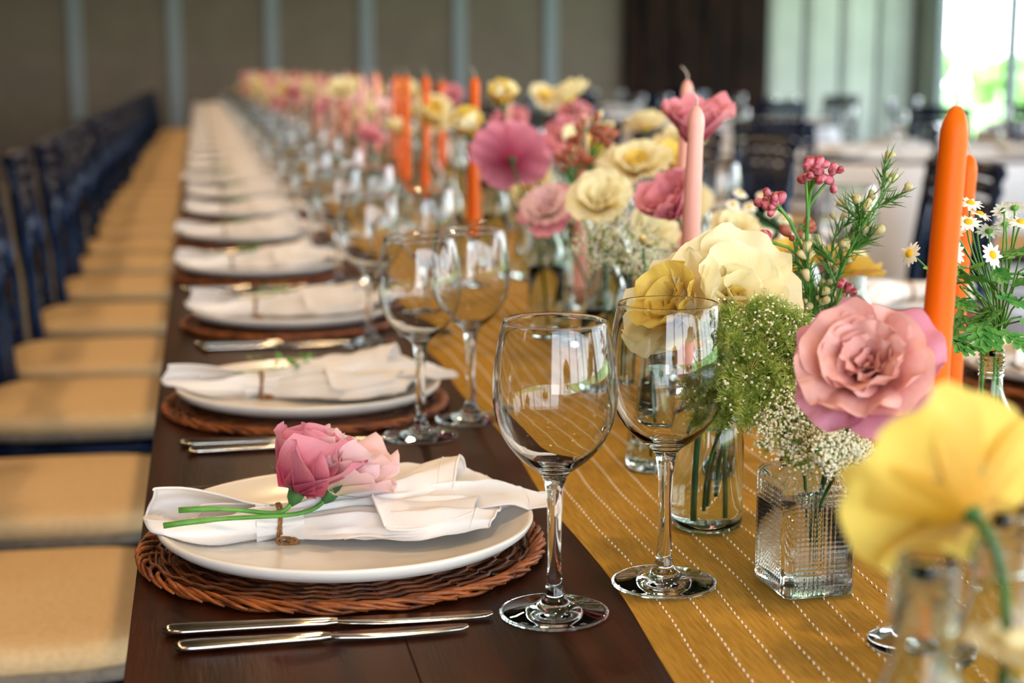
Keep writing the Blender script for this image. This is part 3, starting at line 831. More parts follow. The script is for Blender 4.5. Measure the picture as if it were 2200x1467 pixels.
# ------------------------------------------------------------------ candles and holders
def candle_meshes(L, r, key, bend=.0, seed=0):
    m_ = MB(); n = 26; rows = []; rnd = random.Random(seed)
    def cx(u): return bend*u*u
    prof = []
    us = [i/18*.93 for i in range(19)]+[.93+.07*sin(pi/2*q/9) for q in range(1, 10)]
    for u in us:
        if u < .93: rr = r*(1-.28*u/.93)+.0003*sin(9*u+seed)
        else: q = (u-.93)/.07; rr = r*.72*math.sqrt(max(0, 1-q**2))**1.15+.0006
        prof.append((rr, u))
    for rr, u in prof: rows.append([(cx(u)+rr*cos(2*pi*k/20), rr*sin(2*pi*k/20), L*u) for k in range(20)])
    m_.grid(rows, closed=True); m_.f.append(tuple(range(20))[::-1])
    w_ = MB(); s = rnd.choice((-1, 1)); w_.tube([(cx(1), 0, L-.002), (cx(1)+.0003, 0, L+.006), (cx(1)+.003*s, .001, L+.012), (cx(1)+.008*s, .001, L+.017)], [.0008, .0008, .0007, .0005], 6)
    return m_.mesh('taper_candle', M[key]), w_.mesh('wick', M['wick'])
CAN = {k: candle_meshes(.25, r, k, .003, s) for k, r, s in (('orange', .0112, 1), ('pinkwax', .0098, 2), ('peachwax', .0098, 3))}
LONG = {'orange': candle_meshes(.285, .0116, 'orange', .003, 6)}
def holder_mesh(h):
    """clear glass candlestick: foot, slim stem, cup"""
    m_ = MB(); 
    m_.lathe([(.0004, 0), (.030, 0), (.032, .002), (.030, .005), (.016, .009), (.008, .014), (.0065, .022), (.009, h*.42), (.0065, h*.55), (.008, h-.022), (.0145, h-.016), (.0165, h-.003), (.0185, h), (.0175, h+.001), (.0135, h-.004), (.0130, h-.0145), (.0004, h-.015)], 32)
    return m_.mesh('candle_holder', M['glass'])
HM = {h: holder_mesh(h) for h in (.055, .075, .1, .12)}
def candle(pos, h, key, label, group=None, lean=(0, 0), mesh=None, hl=None):
    me = mesh or CAN[key]
    x, y = pos; z = run_z(x, y)+.0012
    tag(link('candle_holder', HM[h], None, (x, y, z)), hl or 'clear glass candlestick under the '+label, 'candle holder', None if not group else 'far candlesticks on the runner')
    c = thing('taper_candle', label, 'candle', (x, y, z+h-.0142), 0, group, rot=(lean[0], lean[1], 0))
    link('wax', me[0], c); link('wick', me[1], c)
    return c

# ------------------------------------------------------------------ bottles
def bottle_mesh(kind):
    m_ = MB(); wv = MB()
    if kind == 'round':      # milk-bottle shape, wide low body, screw neck
        o = [(.0004, .001), (.024, .0), (.028, .002), (.0292, .008), (.0292, .045), (.0290, .070), (.0270, .085), (.0225, .100), (.0160, .112), (.0118, .120), (.0105, .126)]
        th = []
        for k in range(4): z = .1275+k*.0042; th += [(.0104, z), (.0116, z+.0009), (.0117, z+.0019), (.0104, z+.0030)]
        o += th+[(.0104, .1445), (.0110, .1455), (.0108, .1468)]
        inn = [(.0092, .1468), (.0088, .1440), (.0086, .128), (.0098, .120), (.0145, .110), (.0210, .098), (.0255, .084), (.0274, .070), (.0276, .045), (.0274, .014), (.0245, .0075), (.0004, .0068)]
        wat = [(.0003, .0070), (.0242, .0078), (.0270, .0145), (.0272, .045), (.0270, .070), (.0252, .0838), (.0235, .090), (.0003, .0901)]
    elif kind == 'tall':     # slim bottle with reeded screw neck
        o = [(.0004, .001), (.021, .0), (.0245, .002), (.0255, .008), (.0255, .10), (.0245, .115), (.0195, .130), (.0140, .142), (.0118, .150), (.0114, .160)]
        for k in range(5): z = .161+k*.0048; o += [(.0114, z), (.0127, z+.001), (.0128, z+.0022), (.0114, z+.0034)]
        o += [(.0116, .1865), (.0112, .188)]
        inn = [(.0100, .188), (.0098, .160), (.0105, .150), (.0128, .141), (.0180, .129), (.0228, .114), (.0240, .10), (.0240, .013), (.021, .007), (.0004, .0065)]
        wat = [(.0003, .0067), (.0207, .0072), (.0237, .0135), (.0237, .095), (.0003, .0951)]
    elif kind == 'bud':      # flared bud vase
        o = [(.0004, .001), (.020, .0), (.023, .002), (.0235, .01), (.0215, .035), (.0165, .065), (.0125, .095), (.0118, .120), (.0135, .140), (.0165, .150), (.0172, .1515)]
        inn = [(.0162, .152), (.0124, .140), (.0106, .120), (.0113, .095), (.0152, .065), (.0200, .036), (.0218, .012), (.019, .0085), (.0004, .008)]
        wat = [(.0003, .0082), (.0188, .0088), (.0215, .0125), (.0197, .036), (.0149, .065), (.0120, .082), (.0003, .0821)]
    elif kind == 'tumbler':
        o = [(.0004, .001), (.026, .0), (.0285, .002), (.0295, .01), (.0325, .085), (.0328, .0945)]
        inn = [(.0318, .0945), (.0315, .085), (.0280, .016), (.025, .013), (.0004, .012)]
        wat = None
    if kind != 'square':
        m_.lathe(o+inn, 44)
        if wat: wv.lathe([(r_+.0006 if r_ > .001 else r_, z_-(.0004 if z_ < .01 else 0)) for r_, z_ in wat], 44)
        return m_.mesh('bottle', M['bglass'] if kind != 'tumbler' else M['glass']), (wv.mesh('water', M['water']) if wat else None)
def square_bottle():
    """small square decanter pressed with rows of raised points"""
    m_ = MB(); hx, hy, rc = .0265, .0300, .0055; seg = 264
    base_pts = []
    lx, ly, arc = 2*(hx-rc), 2*(hy-rc), pi*rc/2; per = 2*lx+2*ly+4*arc
    for k in range(seg):
        d = per*(k+.5)/seg; side = 0
        segs_ = [('x', 1), ('c', 1), ('y', 1), ('c', 2), ('x', -1), ('c', 3), ('y', -1), ('c', 4)]
        # start at the middle of the +x face, run anticlockwise
        lens = [ly/2, arc, lx, arc, ly, arc, lx, arc, ly/2]; i = 0
        while d > lens[i]: d -= lens[i]; i += 1
        if i == 0: base_pts.append((hx, d, 1, 0, d))
        elif i == 1: a = d/rc; base_pts.append((hx-rc+rc*cos(a), hy-rc+rc*sin(a), 0, 0, 0))
        elif i == 2: base_pts.append((lx/2-d, hy, 0, 1, lx/2-d))
        elif i == 3: a = pi/2+d/rc; base_pts.append((-hx+rc+rc*cos(a), hy-rc+rc*sin(a), 0, 0, 0))
        elif i == 4: base_pts.append((-hx, ly/2-d, -1, 0, ly/2-d))
        elif i == 5: a = pi+d/rc; base_pts.append((-hx+rc+rc*cos(a), -hy+rc+rc*sin(a), 0, 0, 0))
        elif i == 6: base_pts.append((-lx/2+d, -hy, 0, -1, -lx/2+d))
        elif i == 7: a = 1.5*pi+d/rc; base_pts.append((hx-rc+rc*cos(a), -hy+rc+rc*sin(a), 0, 0, 0))
        else: base_pts.append((hx, -ly/2+d, 1, 0, -ly/2+d))
    def ring(s_, z, emb, off=0):
        out = []
        for x, y, nx_, ny_, q in base_pts:
            o_ = 0
            if emb and (nx_ or ny_) and abs(q) < .0195:
                o_ = .0014*min(1, 1.5*abs(sin(pi*q/.0035)*sin(pi*z/.0035)))
            out.append((x*s_+nx_*o_, y*s_+ny_*o_, z))
        return out
    rows = [ring(.01, .001, 0), ring(.85, 0, 0), ring(.97, .0015, 0), ring(1, .005, 0)]
    z = .008
    while z < .078: rows.append(ring(1, z, 1)); z += .000875
    rows += [ring(1, .080, 0), ring(.985, .083, 0), ring(.93, .0862, 0)]
    def circ(r, z): return [(r*cos(math.atan2(p[1], p[0])), r*sin(math.atan2(p[1], p[0])), z) for p in base_pts]
    def mixr(t, r, z):
        A = ring(.93, z, 0); B = circ(r, z); return [(lerp(a[0], b_[0], t), lerp(a[1], b_[1], t), z) for a, b_ in zip(A, B)]
    rows += [mixr(.5, .014, .0885), mixr(1, .0135, .0905), circ(.0125, .096), circ(.0125, .106), circ(.0150, .1075), circ(.0155, .112), circ(.0145, .1135)]
    rows += [circ(.0115, .1135), circ(.0105, .110), circ(.0105, .095), mixr(.95, .012, .0880), mixr(.5, .012, .0855)]
    rows += [ring(.90, .082, 0), ring(.92, .076, 0), ring(.92, .014, 0), ring(.85, .009, 0), ring(.01, .0085, 0)]
    m_.grid(rows, closed=True)
    w_ = MB(); w_.grid([ring(.01, .0088, 0), ring(.86, .0086, 0), ring(.935, .0136, 0), ring(.935, .062, 0), ring(.01, .0621, 0)], closed=True)
    return m_.mesh('bottle', M['pglass']), w_.mesh('water', M['water'])
BOT = {k: bottle_mesh(k) for k in ('round', 'tall', 'bud', 'tumbler')}; BOT['square'] = square_bottle()
def bottle(kind, x, y, label, rz=0, group=None, s=1, name='glass_bottle'):
    o = link(name, BOT[kind][0], None, (x, y, run_z(x, y)+.0018), (0, 0, rz)); tag(o, label, 'tumbler' if kind == 'tumbler' else 'bottle', group); o.scale = (s, s, s)
    if BOT[kind][1]: link('water', BOT[kind][1], o)
    return o

# ------------------------------------------------------------------ flowers
def petal(L, W, a0, a1, cup=.3, ruf=.06, seed=0, nu=10, nv=9, wb=.28, r0=.002, twist=0, thin=1):
    """one petal: grows from the axis, its midrib leaning from angle a0 (from the axis) at the claw to a1 at the rim"""
    rows = []; rnd = random.Random(seed); ph = rnd.uniform(0, 6.28); ph2 = rnd.uniform(0, 6.28); kf = rnd.choice((2.2, 2.8, 3.4))
    r = r0; z = 0; mid = []; n = nv
    for i in range(n+1):
        u = i/n; a = a0+(a1-a0)*u**1.2
        mid.append((r, z, a)); r += sin(a)*L/n; z += cos(a)*L/n
    for i, (r, z, a) in enumerate(mid):
        v = i/n; wd = W*.5*(wb+(1-wb)*sin(pi/2*min(1, v*1.25))**.9)*(1-.12*max(0, v-.8)*5)
        row = []
        for j in range(nu+1):
            s = 2*j/nu-1
            back = L*.24*abs(s)**3*max(0, v-.3)/.7
            rr = r-sin(a)*back; zz = z-cos(a)*back
            nr, nz = cos(a), -sin(a)                 # outward normal in the r/z plane
            off = -cup*W*.5*s*s*(.3+.7*(1-v*.5)) + ruf*L*v*v*(sin(kf*pi*s+ph)*(.35+.65*abs(s)) + .4*sin(6.1*s+ph2)*abs(s))
            rr += -nr*(-off)*1; zz += nz*off
            y = s*wd; x = rr
            # wrap round the axis near the claw
            row.append(Vector((x, y+twist*v*L*.2, zz)))
        rows.append(row)
    return rows
BLOOMS = {
    # layers: (count, length, width, a0, a1, cup, ruffle)
    'open': [(3, .020, .022, 0, 14, .6, .05), (4, .032, .038, 6, 34, .5, .08), (5, .044, .054, 20, 60, .35, .09), (5, .050, .062, 45, 86, .2, .10)],
    'ruffled': [(4, .020, .024, 0, 20, .6, .10), (5, .029, .036, 8, 36, .5, .12), (6, .038, .048, 20, 58, .35, .14), (6, .044, .056, 40, 84, .2, .14), (4, .047, .058, 62, 98, .1, .13)],
    'bell': [(3, .024, .022, 0, 8, .6, .06), (5, .036, .034, 6, 20, .5, .08), (6, .044, .042, 18, 42, .35, .12)],
    'flare': [(4, .030, .034, 0, 18, .5, .10), (5, .044, .052, 8, 48, .4, .11), (6, .052, .064, 18, 66, .3, .12)],
    'bud': [(3, .030, .034, 12, -18, .7, .02), (4, .034, .042, 26, -20, .65, .02), (4, .034, .044, 40, -14, .6, .03)],
    'wide': [(3, .022, .026, 2, 20, .5, .06), (4, .040, .052, 20, 50, .4, .08), (5, .054, .072, 46, 88, .18, .09)],
}
def bloom_petals(kind, scale, seed):
    rnd = random.Random(seed); out = []
    for li, (n, L, W, a0, a1, cup, ruf) in enumerate(BLOOMS[kind]):
        base = rnd.uniform(0, 6.28)
        for k in range(n):
            s = scale*rnd.uniform(.9, 1.08)
            rows = petal(L*s, W*s, R(a0+rnd.uniform(-5, 5)), R(a1+rnd.uniform(-9, 9)), cup, ruf*rnd.uniform(.7, 1.4), rnd.random(), r0=.0015+.0012*li)
            th = base+2*pi*k/n+rnd.uniform(-.14, .14); rot = Matrix.Rotation(th, 3, 'Z')
            out.append((li, [[rot @ p+Vector((0, 0, -.0015*li)) for p in row] for row in rows]))
    return out
def calyx(scale):
    m_ = MB(); m_.lathe([(.0015, -.010*scale), (.004*scale, -.006*scale), (.0052*scale, 0), (.004*scale, .006*scale)], 10)
    for k in range(5):
        a = 2*pi*k/5; d = Vector((cos(a), sin(a), 0)); s = Vector((-sin(a), cos(a), 0))
        L = .022*scale; m_.grid([[d*.004*scale-s*.002*scale+Vector((0, 0, -.002)), d*.004*scale+s*.002*scale+Vector((0, 0, -.002))], [d*.013*scale-s*.0016*scale+Vector((0, 0, .003*scale)), d*.013*scale+s*.0016*scale+Vector((0, 0, .003*scale))], [d*L-s*.0002+Vector((0, 0, .008*scale)), d*L+s*.0002+Vector((0, 0, .008*scale))]])
    return m_
HEADS = {}
def head_mesh(kind, mats, seed):
    """a whole bloom as one mesh, for blooms too small in the picture to tell the petals apart"""
    key = (kind, mats, seed)
    if key not in HEADS:
        m_ = MB(); idx = []
        for li, rows in bloom_petals(kind, 1, seed):
            f0 = len(m_.f); m_.grid(rows); idx += [0 if li < 2 else 1]*(len(m_.f)-f0)
        me = m_.mesh('bloom', M[mats[0]]); me.materials.append(M[mats[1]]); me.polygons.foreach_set('material_index', idx)
        cm_ = calyx(1).mesh('calyx', M['dstem']); HEADS[key] = (me, cm_)
    return HEADS[key]
def stem_obj(base, head, axis, parent, origin, r=.0016, mname='dstem', bow=(0, 0, 0)):
    base, head, axis, origin = Vector(base), Vector(head), Vector(axis).normalized(), Vector(origin)
    L = (head-base).length
    pts = bez(base-origin, base-origin+Vector((0, 0, L*.45))+Vector(bow), head-origin-axis*L*.25, head-origin-axis*.006, 14)
    m_ = MB(); m_.tube(pts, [r]*12+[r*1.05]*3, 8); return m_.obj('stem', M[mname], parent)
def flower(name, label, kind, mats, head, axis, base, scale=1, seed=0, spin=0, parts=False, group=None, stem='dstem', r=.0016, leaves=0, bow=(0, 0, 0), cat='flower'):
    head = Vector(head); base = Vector(base)
    t = thing(name, label, cat, base, 0, group)
    q = quat(axis, spin)
    def place(o):
        o.location = head-base; o.rotation_mode = 'QUATERNION'; o.rotation_quaternion = q
    if parts:
        for li, rows in bloom_petals(kind, scale, seed):
            m_ = MB(); m_.grid(rows); nl = len(BLOOMS[kind]); o = m_.obj('petal', M[mats[min(len(mats)-1, int(li*len(mats)/nl))]], t); place(o)
        o = calyx(scale).obj('calyx', M['dstem'], t); place(o)
    else:
        hm, cm2 = head_mesh(kind, tuple(mats[:2]) if len(mats) > 1 else (mats[0], mats[0]), seed)
        for n_, me in (('bloom', hm), ('calyx', cm2)):
            o = link(n_, me, t); place(o); o.scale = (scale,)*3
    stem_obj(base, head, axis, t, base, r, stem, bow)
    rnd = random.Random(seed+99)
    for k in range(leaves):
        u = rnd.uniform(.35, .8); p = (head-base)*u; a = rnd.uniform(0, 6.28)
        m_ = MB(); d = Vector((cos(a), sin(a), .5)).normalized(); s = d.cross(Vector((0, 0, 1))).normalized(); L = rnd.uniform(.022, .035)
        m_.grid([[p+d*L*v+Vector((0, 0, -.5*L*v*v))+s*(q2*L*.2*sin(pi*min(.999, v*.96+.02))) for q2 in (-1, 0, 1)] for v in (0, .25, .5, .75, 1)]); m_.obj('leaf', M['leaf'], t)
    return t
def lace(name, label, head, base, spread, height, n, seed, mats=('dill', 'cream'), mix=.5, axis=(0, 0, 1), dens=34, group=None, tuft=.011):
    """umbel: a stem, rays, and a tuft of fine threads and tiny florets on each ray"""
    rnd = random.Random(seed); head = Vector(head); base = Vector(base); t = thing(name, label, 'flower', base, 0, group); o = head-base
    q = quat(axis); st_ = MB(); fuzz = MB(); fl = MB()
    hub = o + q @ Vector((0, 0, -height))
    L = o.length; st_.tube(bez((0, 0, 0), (0, 0, L*.3), hub*.8, hub, 10), .0013, 6)
    for k in range(n):
        a = k*2.399963; rr = math.sqrt((k+.5)/n)*spread
        tip = o + q @ Vector((rr*cos(a), rr*sin(a), -.35*height*(rr/spread)**2+rnd.uniform(-.12, .12)*spread))
        st_.tube(bez(hub, hub+(tip-hub)*.3+q @ Vector((0, 0, .004)), tip-q @ Vector((0, 0, .008)), tip, 5), .0005, 4, caps=False)
        for j in range(dens):
            d = q @ Vector((rnd.gauss(0, 1), rnd.gauss(0, 1), rnd.gauss(.5, .8))); d.normalize(); ln = tuft*rnd.uniform(.45, 1.1)
            p2 = tip+d*ln; s = d.orthogonal().normalized()*.00048; s2 = d.cross(s)
            if rnd.random() > mix:
                fuzz.add([tip+s, tip+s2, tip-s, p2], [(0, 1, 3), (1, 2, 3), (2, 0, 3)])
                for e in (.5, .8):
                    b_ = tip+d*ln*e; d2 = (d+Vector((rnd.gauss(0, .7), rnd.gauss(0, .7), rnd.gauss(0, .7)))).normalized()*ln*.3; s3 = d2.orthogonal().normalized()*.0004
                    fuzz.add([b_+s3, b_-s3, b_+d2], [(0, 1, 2)])
            else:
                c = p2; e1 = d.orthogonal().normalized()*.0013; e2 = d.cross(e1).normalized()*.0013
                fl.add([c+e1, c+e2, c-e1, c-e2, c+d*.0012], [(0, 1, 4), (1, 2, 4), (2, 3, 4), (3, 0, 4)])
    st_.obj('stem', M['dstem'], t)
    if fuzz.v: tag(fuzz.obj('bracts', M[mats[0]], t, smooth=False), kind='stuff')
    if fl.v: tag(fl.obj('florets', M[mats[1]], t, smooth=False), kind='stuff')
    return t
# daisies
def daisy_meshes():
    out = []
    for seed in range(3):
        rnd = random.Random(seed+5); m_ = MB(); n = 13
        for k in range(n):
            a = 2*pi*k/n+rnd.uniform(-.1, .1); d = Vector((cos(a), sin(a), 0)); s = Vector((-sin(a), cos(a), 0)); L = .0078*rnd.uniform(.85, 1.1); dr = rnd.uniform(-.0025, .0008)
            m_.grid([[d*(.002+L*v)+s*q*.0018*sin(pi*min(.93, .22+v*.7))+Vector((0, 0, dr*v*v-abs(q)*.0003+.0004)) for q in (-1, 0, 1)] for v in (0, .3, .65, .9, 1)])
        c = MB(); c.ball((0, 0, .0006), .0033, (1, 1, .6), seg=12, rings=6)
        g = MB(); g.lathe([(.0006, -.0030), (.0026, -.0014), (.0032, .0004), (.0028, .001)], 10)
        out.append((m_.mesh('ray_petals', M['white']), c.mesh('flower_centre', M['yolk']), g.mesh('calyx', M['stem'])))
    return out
DAI = daisy_meshes()
def lobed_leaf(L, seed):
    rnd = random.Random(seed); m_ = MB()
    def lobe(o, ang, ln, wd):
        d = Vector((cos(ang), sin(ang), 0)); p = Vector((-sin(ang), cos(ang), 0)); rows = []
        for i in range(7):
            v = i/6; w_ = wd*(.35+.65*sin(pi*min(.95, v*.8+.12)))*(1+.22*sin(v*15+seed)); c = o+d*ln*v+Vector((0, 0, -.10*L*(( (o+d*ln*v).x)/L)**2))
            rows.append([c-p*w_+Vector((0, 0, .0008)), c, c+p*w_+Vector((0, 0, .0008))])
        m_.grid(rows)
    lobe(Vector((0, 0, 0)), 0, L, L*.13)
    for u, a, ln in ((.25, 55, .38), (.45, 48, .42), (.66, 40, .36)):
        for sg_ in (-1, 1): lobe(Vector((u*L, 0, 0)), R(a*sg_), ln*L, L*.10)
    return m_.mesh('leaf', M['leaf'])
LEAF = [lobed_leaf(.024, s) for s in range(2)]
def feverfew(label, base, fork, heads, leaves, group=None):
    base, fork = Vector(base), Vector(fork); t = thing('feverfew_sprig', label, 'flower', base, 0, group); st_ = MB()
    st_.tube(bez((0, 0, 0), (fork-base)*.3, (fork-base)*.7, fork-base, 10), .0014, 6)
    rnd = random.Random(len(heads))
    for i, (p, ax) in enumerate(heads):
        p = Vector(p)-base; f = (fork-base)*rnd.uniform(.8, 1.0); ax = Vector(ax).normalized()
        st_.tube(bez(f, f+(p-f)*.35+Vector((0, 0, .012)), p-ax*.02, p-ax*.001, 8), .0007, 5, caps=False)
        o = link('flower_head', DAI[i % 3][0], t, p); o.rotation_mode = 'QUATERNION'; o.rotation_quaternion = quat(ax, rnd.uniform(0, 6))
        link('flower_centre', DAI[i % 3][1], o); link('calyx', DAI[i % 3][2], o)
    for i, (p, ang, tilt, s) in enumerate(leaves):
        p = Vector(p)-base; st_.tube([(fork-base)*.9, (p+(fork-base)*.9)/2+Vector((0, 0, .004)), p], .0007, 5, caps=False)
        o = link('leaf', LEAF[i % 2], t, p, (R(rnd.uniform(-30, 30)), R(tilt), R(ang))); o.scale = (s, s, s)
    st_.obj('stem', M['stem'], t); return t
budm = MB(); budm.lathe([(.0008, -.0045), (.0022, -.0030), (.0034, -.0005), (.0037, .0015), (.0030, .0037), (.0014, .0048), (.0003, .0050)], 12); BUD = budm
bm_pink = budm.mesh('bud', M['bud']); bm_russet = budm.mesh('bud', M['rbud'])
sg = MB(); sg.lathe([(.0006, -.0040), (.0015, -.0022), (.0021, .0002), (.0020, .0014), (.0010, .0022), (.0002, .0023)], 9); bm_green = sg.mesh('bud', M['gbud'])
cupm = MB()
for k in range(5):
    a = 2*pi*k/5; d = Vector((cos(a), sin(a), 0)); s = Vector((-sin(a), cos(a), 0))
    cupm.grid([[d*(.001+.0048*v)+s*q*.0024*sin(pi*min(.8, .15+v*.7))+Vector((0, 0, .0028*v*v)) for q in (-1, 0, 1)] for v in (0, .35, .7, 1)])
cupm = cupm.mesh('wax_bloom', M['white'])
def bud_cluster(label, base, tip, buds, spread, seed, me, dirv=(0, 0, 1), group=None, sc=1, name='bud_spray', r=.0012):
    """branching stem that ends in a cluster of round buds"""
    rnd = random.Random(seed); base, tip = Vector(base), Vector(tip); t = thing(name, label, 'flower', base, 0, group); st_ = MB(); T = tip-base
    dv = Vector(dirv).normalized(); st_.tube(bez((0, 0, 0), (0, 0, T.length*.3), T-dv*T.length*.3, T, 12), r, 6)
    nbr = max(3, buds//4); ends = []
    for k in range(nbr):
        d = (dv+Vector((rnd.gauss(0, .45), rnd.gauss(0, .45), rnd.gauss(0, .3)))).normalized(); e = T+d*spread*rnd.uniform(.5, 1.1); b0 = T-dv*spread*rnd.uniform(0, .6)
        st_.tube(bez(b0, b0+dv*.006, e-d*.006, e, 5), r*.75, 5, caps=False); ends.append((e, d))
    for k in range(buds):
        e, d = ends[k % nbr]; dd = (d*.6+Vector((rnd.gauss(0, .6), rnd.gauss(0, .6), rnd.gauss(0, .5)))).normalized(); p = e+dd*.0065*rnd.uniform(.8, 1.7)*sc
        st_.tube([e, e+(p-e)*.5, p-dd*.003], .0006, 4, caps=False)
        o = link('bud', me, t, p); o.rotation_mode = 'QUATERNION'; o.rotation_quaternion = quat(dd); q = sc*rnd.uniform(.7, 1.1); o.scale = (q, q, q*1.05)
    st_.obj('stem', M['stem'], t); return t
def wax_branch(label, base, tip, seed, n_needle=90, buds=16, cups=4, dirv=(0, 0, 1), group=None, spread=.02, start=.35, nbr=8):
    rnd = random.Random(seed); base, tip = Vector(base), Vector(tip); t = thing('waxflower_branch', label, 'flower', base, 0, group); st_ = MB(); nd = MB(); T = tip-base; dv = Vector(dirv).normalized()
    main = bez((0, 0, 0), (0, 0, T.length*.4), T-dv*T.length*.35, T, 20); st_.tube(main, [.0012]*12+[.0009]*9, 6)
    br = []
    for k in range(nbr):
        i = int(20*(start+(1-start)*k/nbr)); p = main[i]; ax = (main[min(20, i+1)]-main[i-1]).normalized()
        d = (ax+Vector((rnd.gauss(0, .5), rnd.gauss(0, .5), rnd.gauss(0, .2)))).normalized(); e = p+d*spread*rnd.uniform(.7, 1.4)
        st_.tube([p, (p+e)/2+Vector((0, 0, .002)), e], .0006, 4, caps=False); br.append((p, e, d))
    br.append((main[14], main[20], dv))
    for k in range(n_needle):
        p, e, d = rnd.choice(br); b0 = p+(e-p)*rnd.uniform(.1, 1); dd = (d*1.3+Vector((rnd.gauss(0, .6), rnd.gauss(0, .6), rnd.gauss(0, .6)))).normalized(); L = rnd.uniform(.010, .018)
        nd.tube([b0, b0+dd*L*.5, b0+dd*L+Vector((0, 0, .001))], [.0004, .00055, .0001], 3, caps=False)
    st_.obj('stem', M['stem'], t); tag(nd.obj('needles', M['needle'], t), kind='stuff')
    for k in range(buds):
        p, e, d = br[k % len(br)]; dd = (d+Vector((rnd.gauss(0, .5), rnd.gauss(0, .5), rnd.gauss(0, .3)))).normalized(); q = e+dd*rnd.uniform(.003, .008)
        o = link('bud', bm_green, t, q); o.rotation_mode = 'QUATERNION'; o.rotation_quaternion = quat(dd); s = rnd.uniform(1.1, 1.75); o.scale = (s, s, s)
    for k in range(cups):
        p, e, d = br[(k*2) % 5]; q = p+Vector((rnd.uniform(-.014, .014), rnd.uniform(-.016, -.002), rnd.uniform(-.006, .012)))
        o = link('wax_bloom', cupm, t, q); o.rotation_mode = 'QUATERNION'; o.rotation_quaternion = quat(Vector((rnd.uniform(-.5, .5), -1, rnd.uniform(.1, .8)))); s = rnd.uniform(1.1, 1.5); o.scale = (s, s, s)
    return t

# ---- the two pink flowers on the nearest napkin
pz = TZ+.0078
fb = deep(352, 1150, 1.17); fb.z = TZ+.030
f1 = deep(690, 1010, 1.215); f2 = deep(790, 985, 1.235)
def lying(label, tail, head, axis, kind, mats, scale, seed, spin, via):
    tail, head, via = Vector(tail), Vector(head), Vector(via); ax = Vector(axis).normalized()
    t = thing('lisianthus', label, 'flower', tail)
    for li, rows in bloom_petals(kind, scale, seed):
        m_ = MB(); m_.grid(rows); nl = len(BLOOMS[kind]); o = m_.obj('petal', M[mats[min(len(mats)-1, int(li*len(mats)/nl))]], t); o.location = head-tail; o.rotation_mode = 'QUATERNION'; o.rotation_quaternion = quat(ax, spin)
    o = calyx(scale*1.15).obj('calyx', M['dstem'], t); o.location = head-tail; o.rotation_mode = 'QUATERNION'; o.rotation_quaternion = quat(ax, spin)
    m_ = MB(); m_.tube(bez((0, 0, 0), (via-tail)*.9, (head-tail)-ax*.035, (head-tail)-ax*.004, 16), [.0023]*3+[.0018]*14, 8); m_.obj('stem', M['stem'], t)
    return t
BLOOMS['furled'] = [(3, .034, .030, 0, -2, .8, .05), (3, .042, .044, 6, 2, .75, .08), (3, .046, .054, 16, 8, .7, .08), (2, .046, .058, 30, 38, .5, .08)]
BLOOMS['frilly'] = [(3, .032, .030, 2, 12, .6, .12), (4, .038, .044, 10, 26, .5, .13), (5, .044, .052, 20, 44, .4, .14), (4, .042, .054, 34, 62, .3, .14)]
tip1 = deep(385, 1130, 1.20); tip1.z = TZ+.046
tip2 = deep(352, 1150, 1.18); tip2.z = TZ+.040
hd1 = deep(640, 1052, 1.225); hd2 = deep(715, 1050, 1.24)
lying('rose pink half-furled lisianthus with green stem on the nearest napkin', tip1, hd1, (.42, -.1, .95), 'furled', ['pp', 'pp', 'pdp'], 1.22, 3, .4, deep(600, 1078, 1.205))
lying('blush white frilled lisianthus beside the pink one on the nearest napkin', tip2, hd2, (.55, .02, .85), 'frilly', ['ppl'], 1.2, 5, .9, deep(610, 1088, 1.205))

# ---- bottles, candles and flowers near the camera
zr = TZ+.004
# 1 round bottle with the pale yellow rose and the green lace
bx1, by1 = .396, 1.212
bottle('round', bx1, by1, 'round clear bottle with screw neck holding the pale yellow rose')
hy = deep(1575, 640, 1.19)
flower('yellow_rose', 'large pale yellow open rose above the second wine glass', 'open', ['pyd', 'py', 'py', 'py'], hy+Vector((.004, .022, -.008)), (.05, -.80, .55), (bx1-.012, by1-.008, TZ+.012), 1.12, 21, .3, True, r=.0024, leaves=0)
flower('yellow_rose', 'drooping yellow rose with shade in its golden colour, half behind the pale rose', 'open', ['pyd', 'pyd', 'py'], deep(1470, 672, 1.20), (-.60, -.30, .45), (bx1+.012, by1+.004, TZ+.012), .98, 24, .3, True, r=.0014)  # stands in for the pale rose's left petals; golden colour holds their shade
lace('lace_flower', 'feathery mossy green lace flower between rose and pink rose', deep(1640, 770, 1.13), (bx1+.004, by1+.012, TZ+.02), .047, .03, 30, 4, mix=.04, axis=(.15, -.75, .6), dens=190, tuft=.0145)
lace('lace_flower', 'green lace flower sprig leaning over the round bottle neck', deep(1560, 850, 1.16), (bx1-.004, by1-.006, TZ+.02), .030, .02, 15, 14, mix=.04, axis=(-.3, -.6, .7), dens=180, tuft=.0135)
lace('lace_flower', 'green lace flower tuft beneath the pale yellow rose', deep(1680, 690, 1.15), (bx1+.006, by1+.002, TZ+.03), .028, .02, 20, 15, mix=.08, axis=(.2, -.4, .8), dens=120, tuft=.0115)
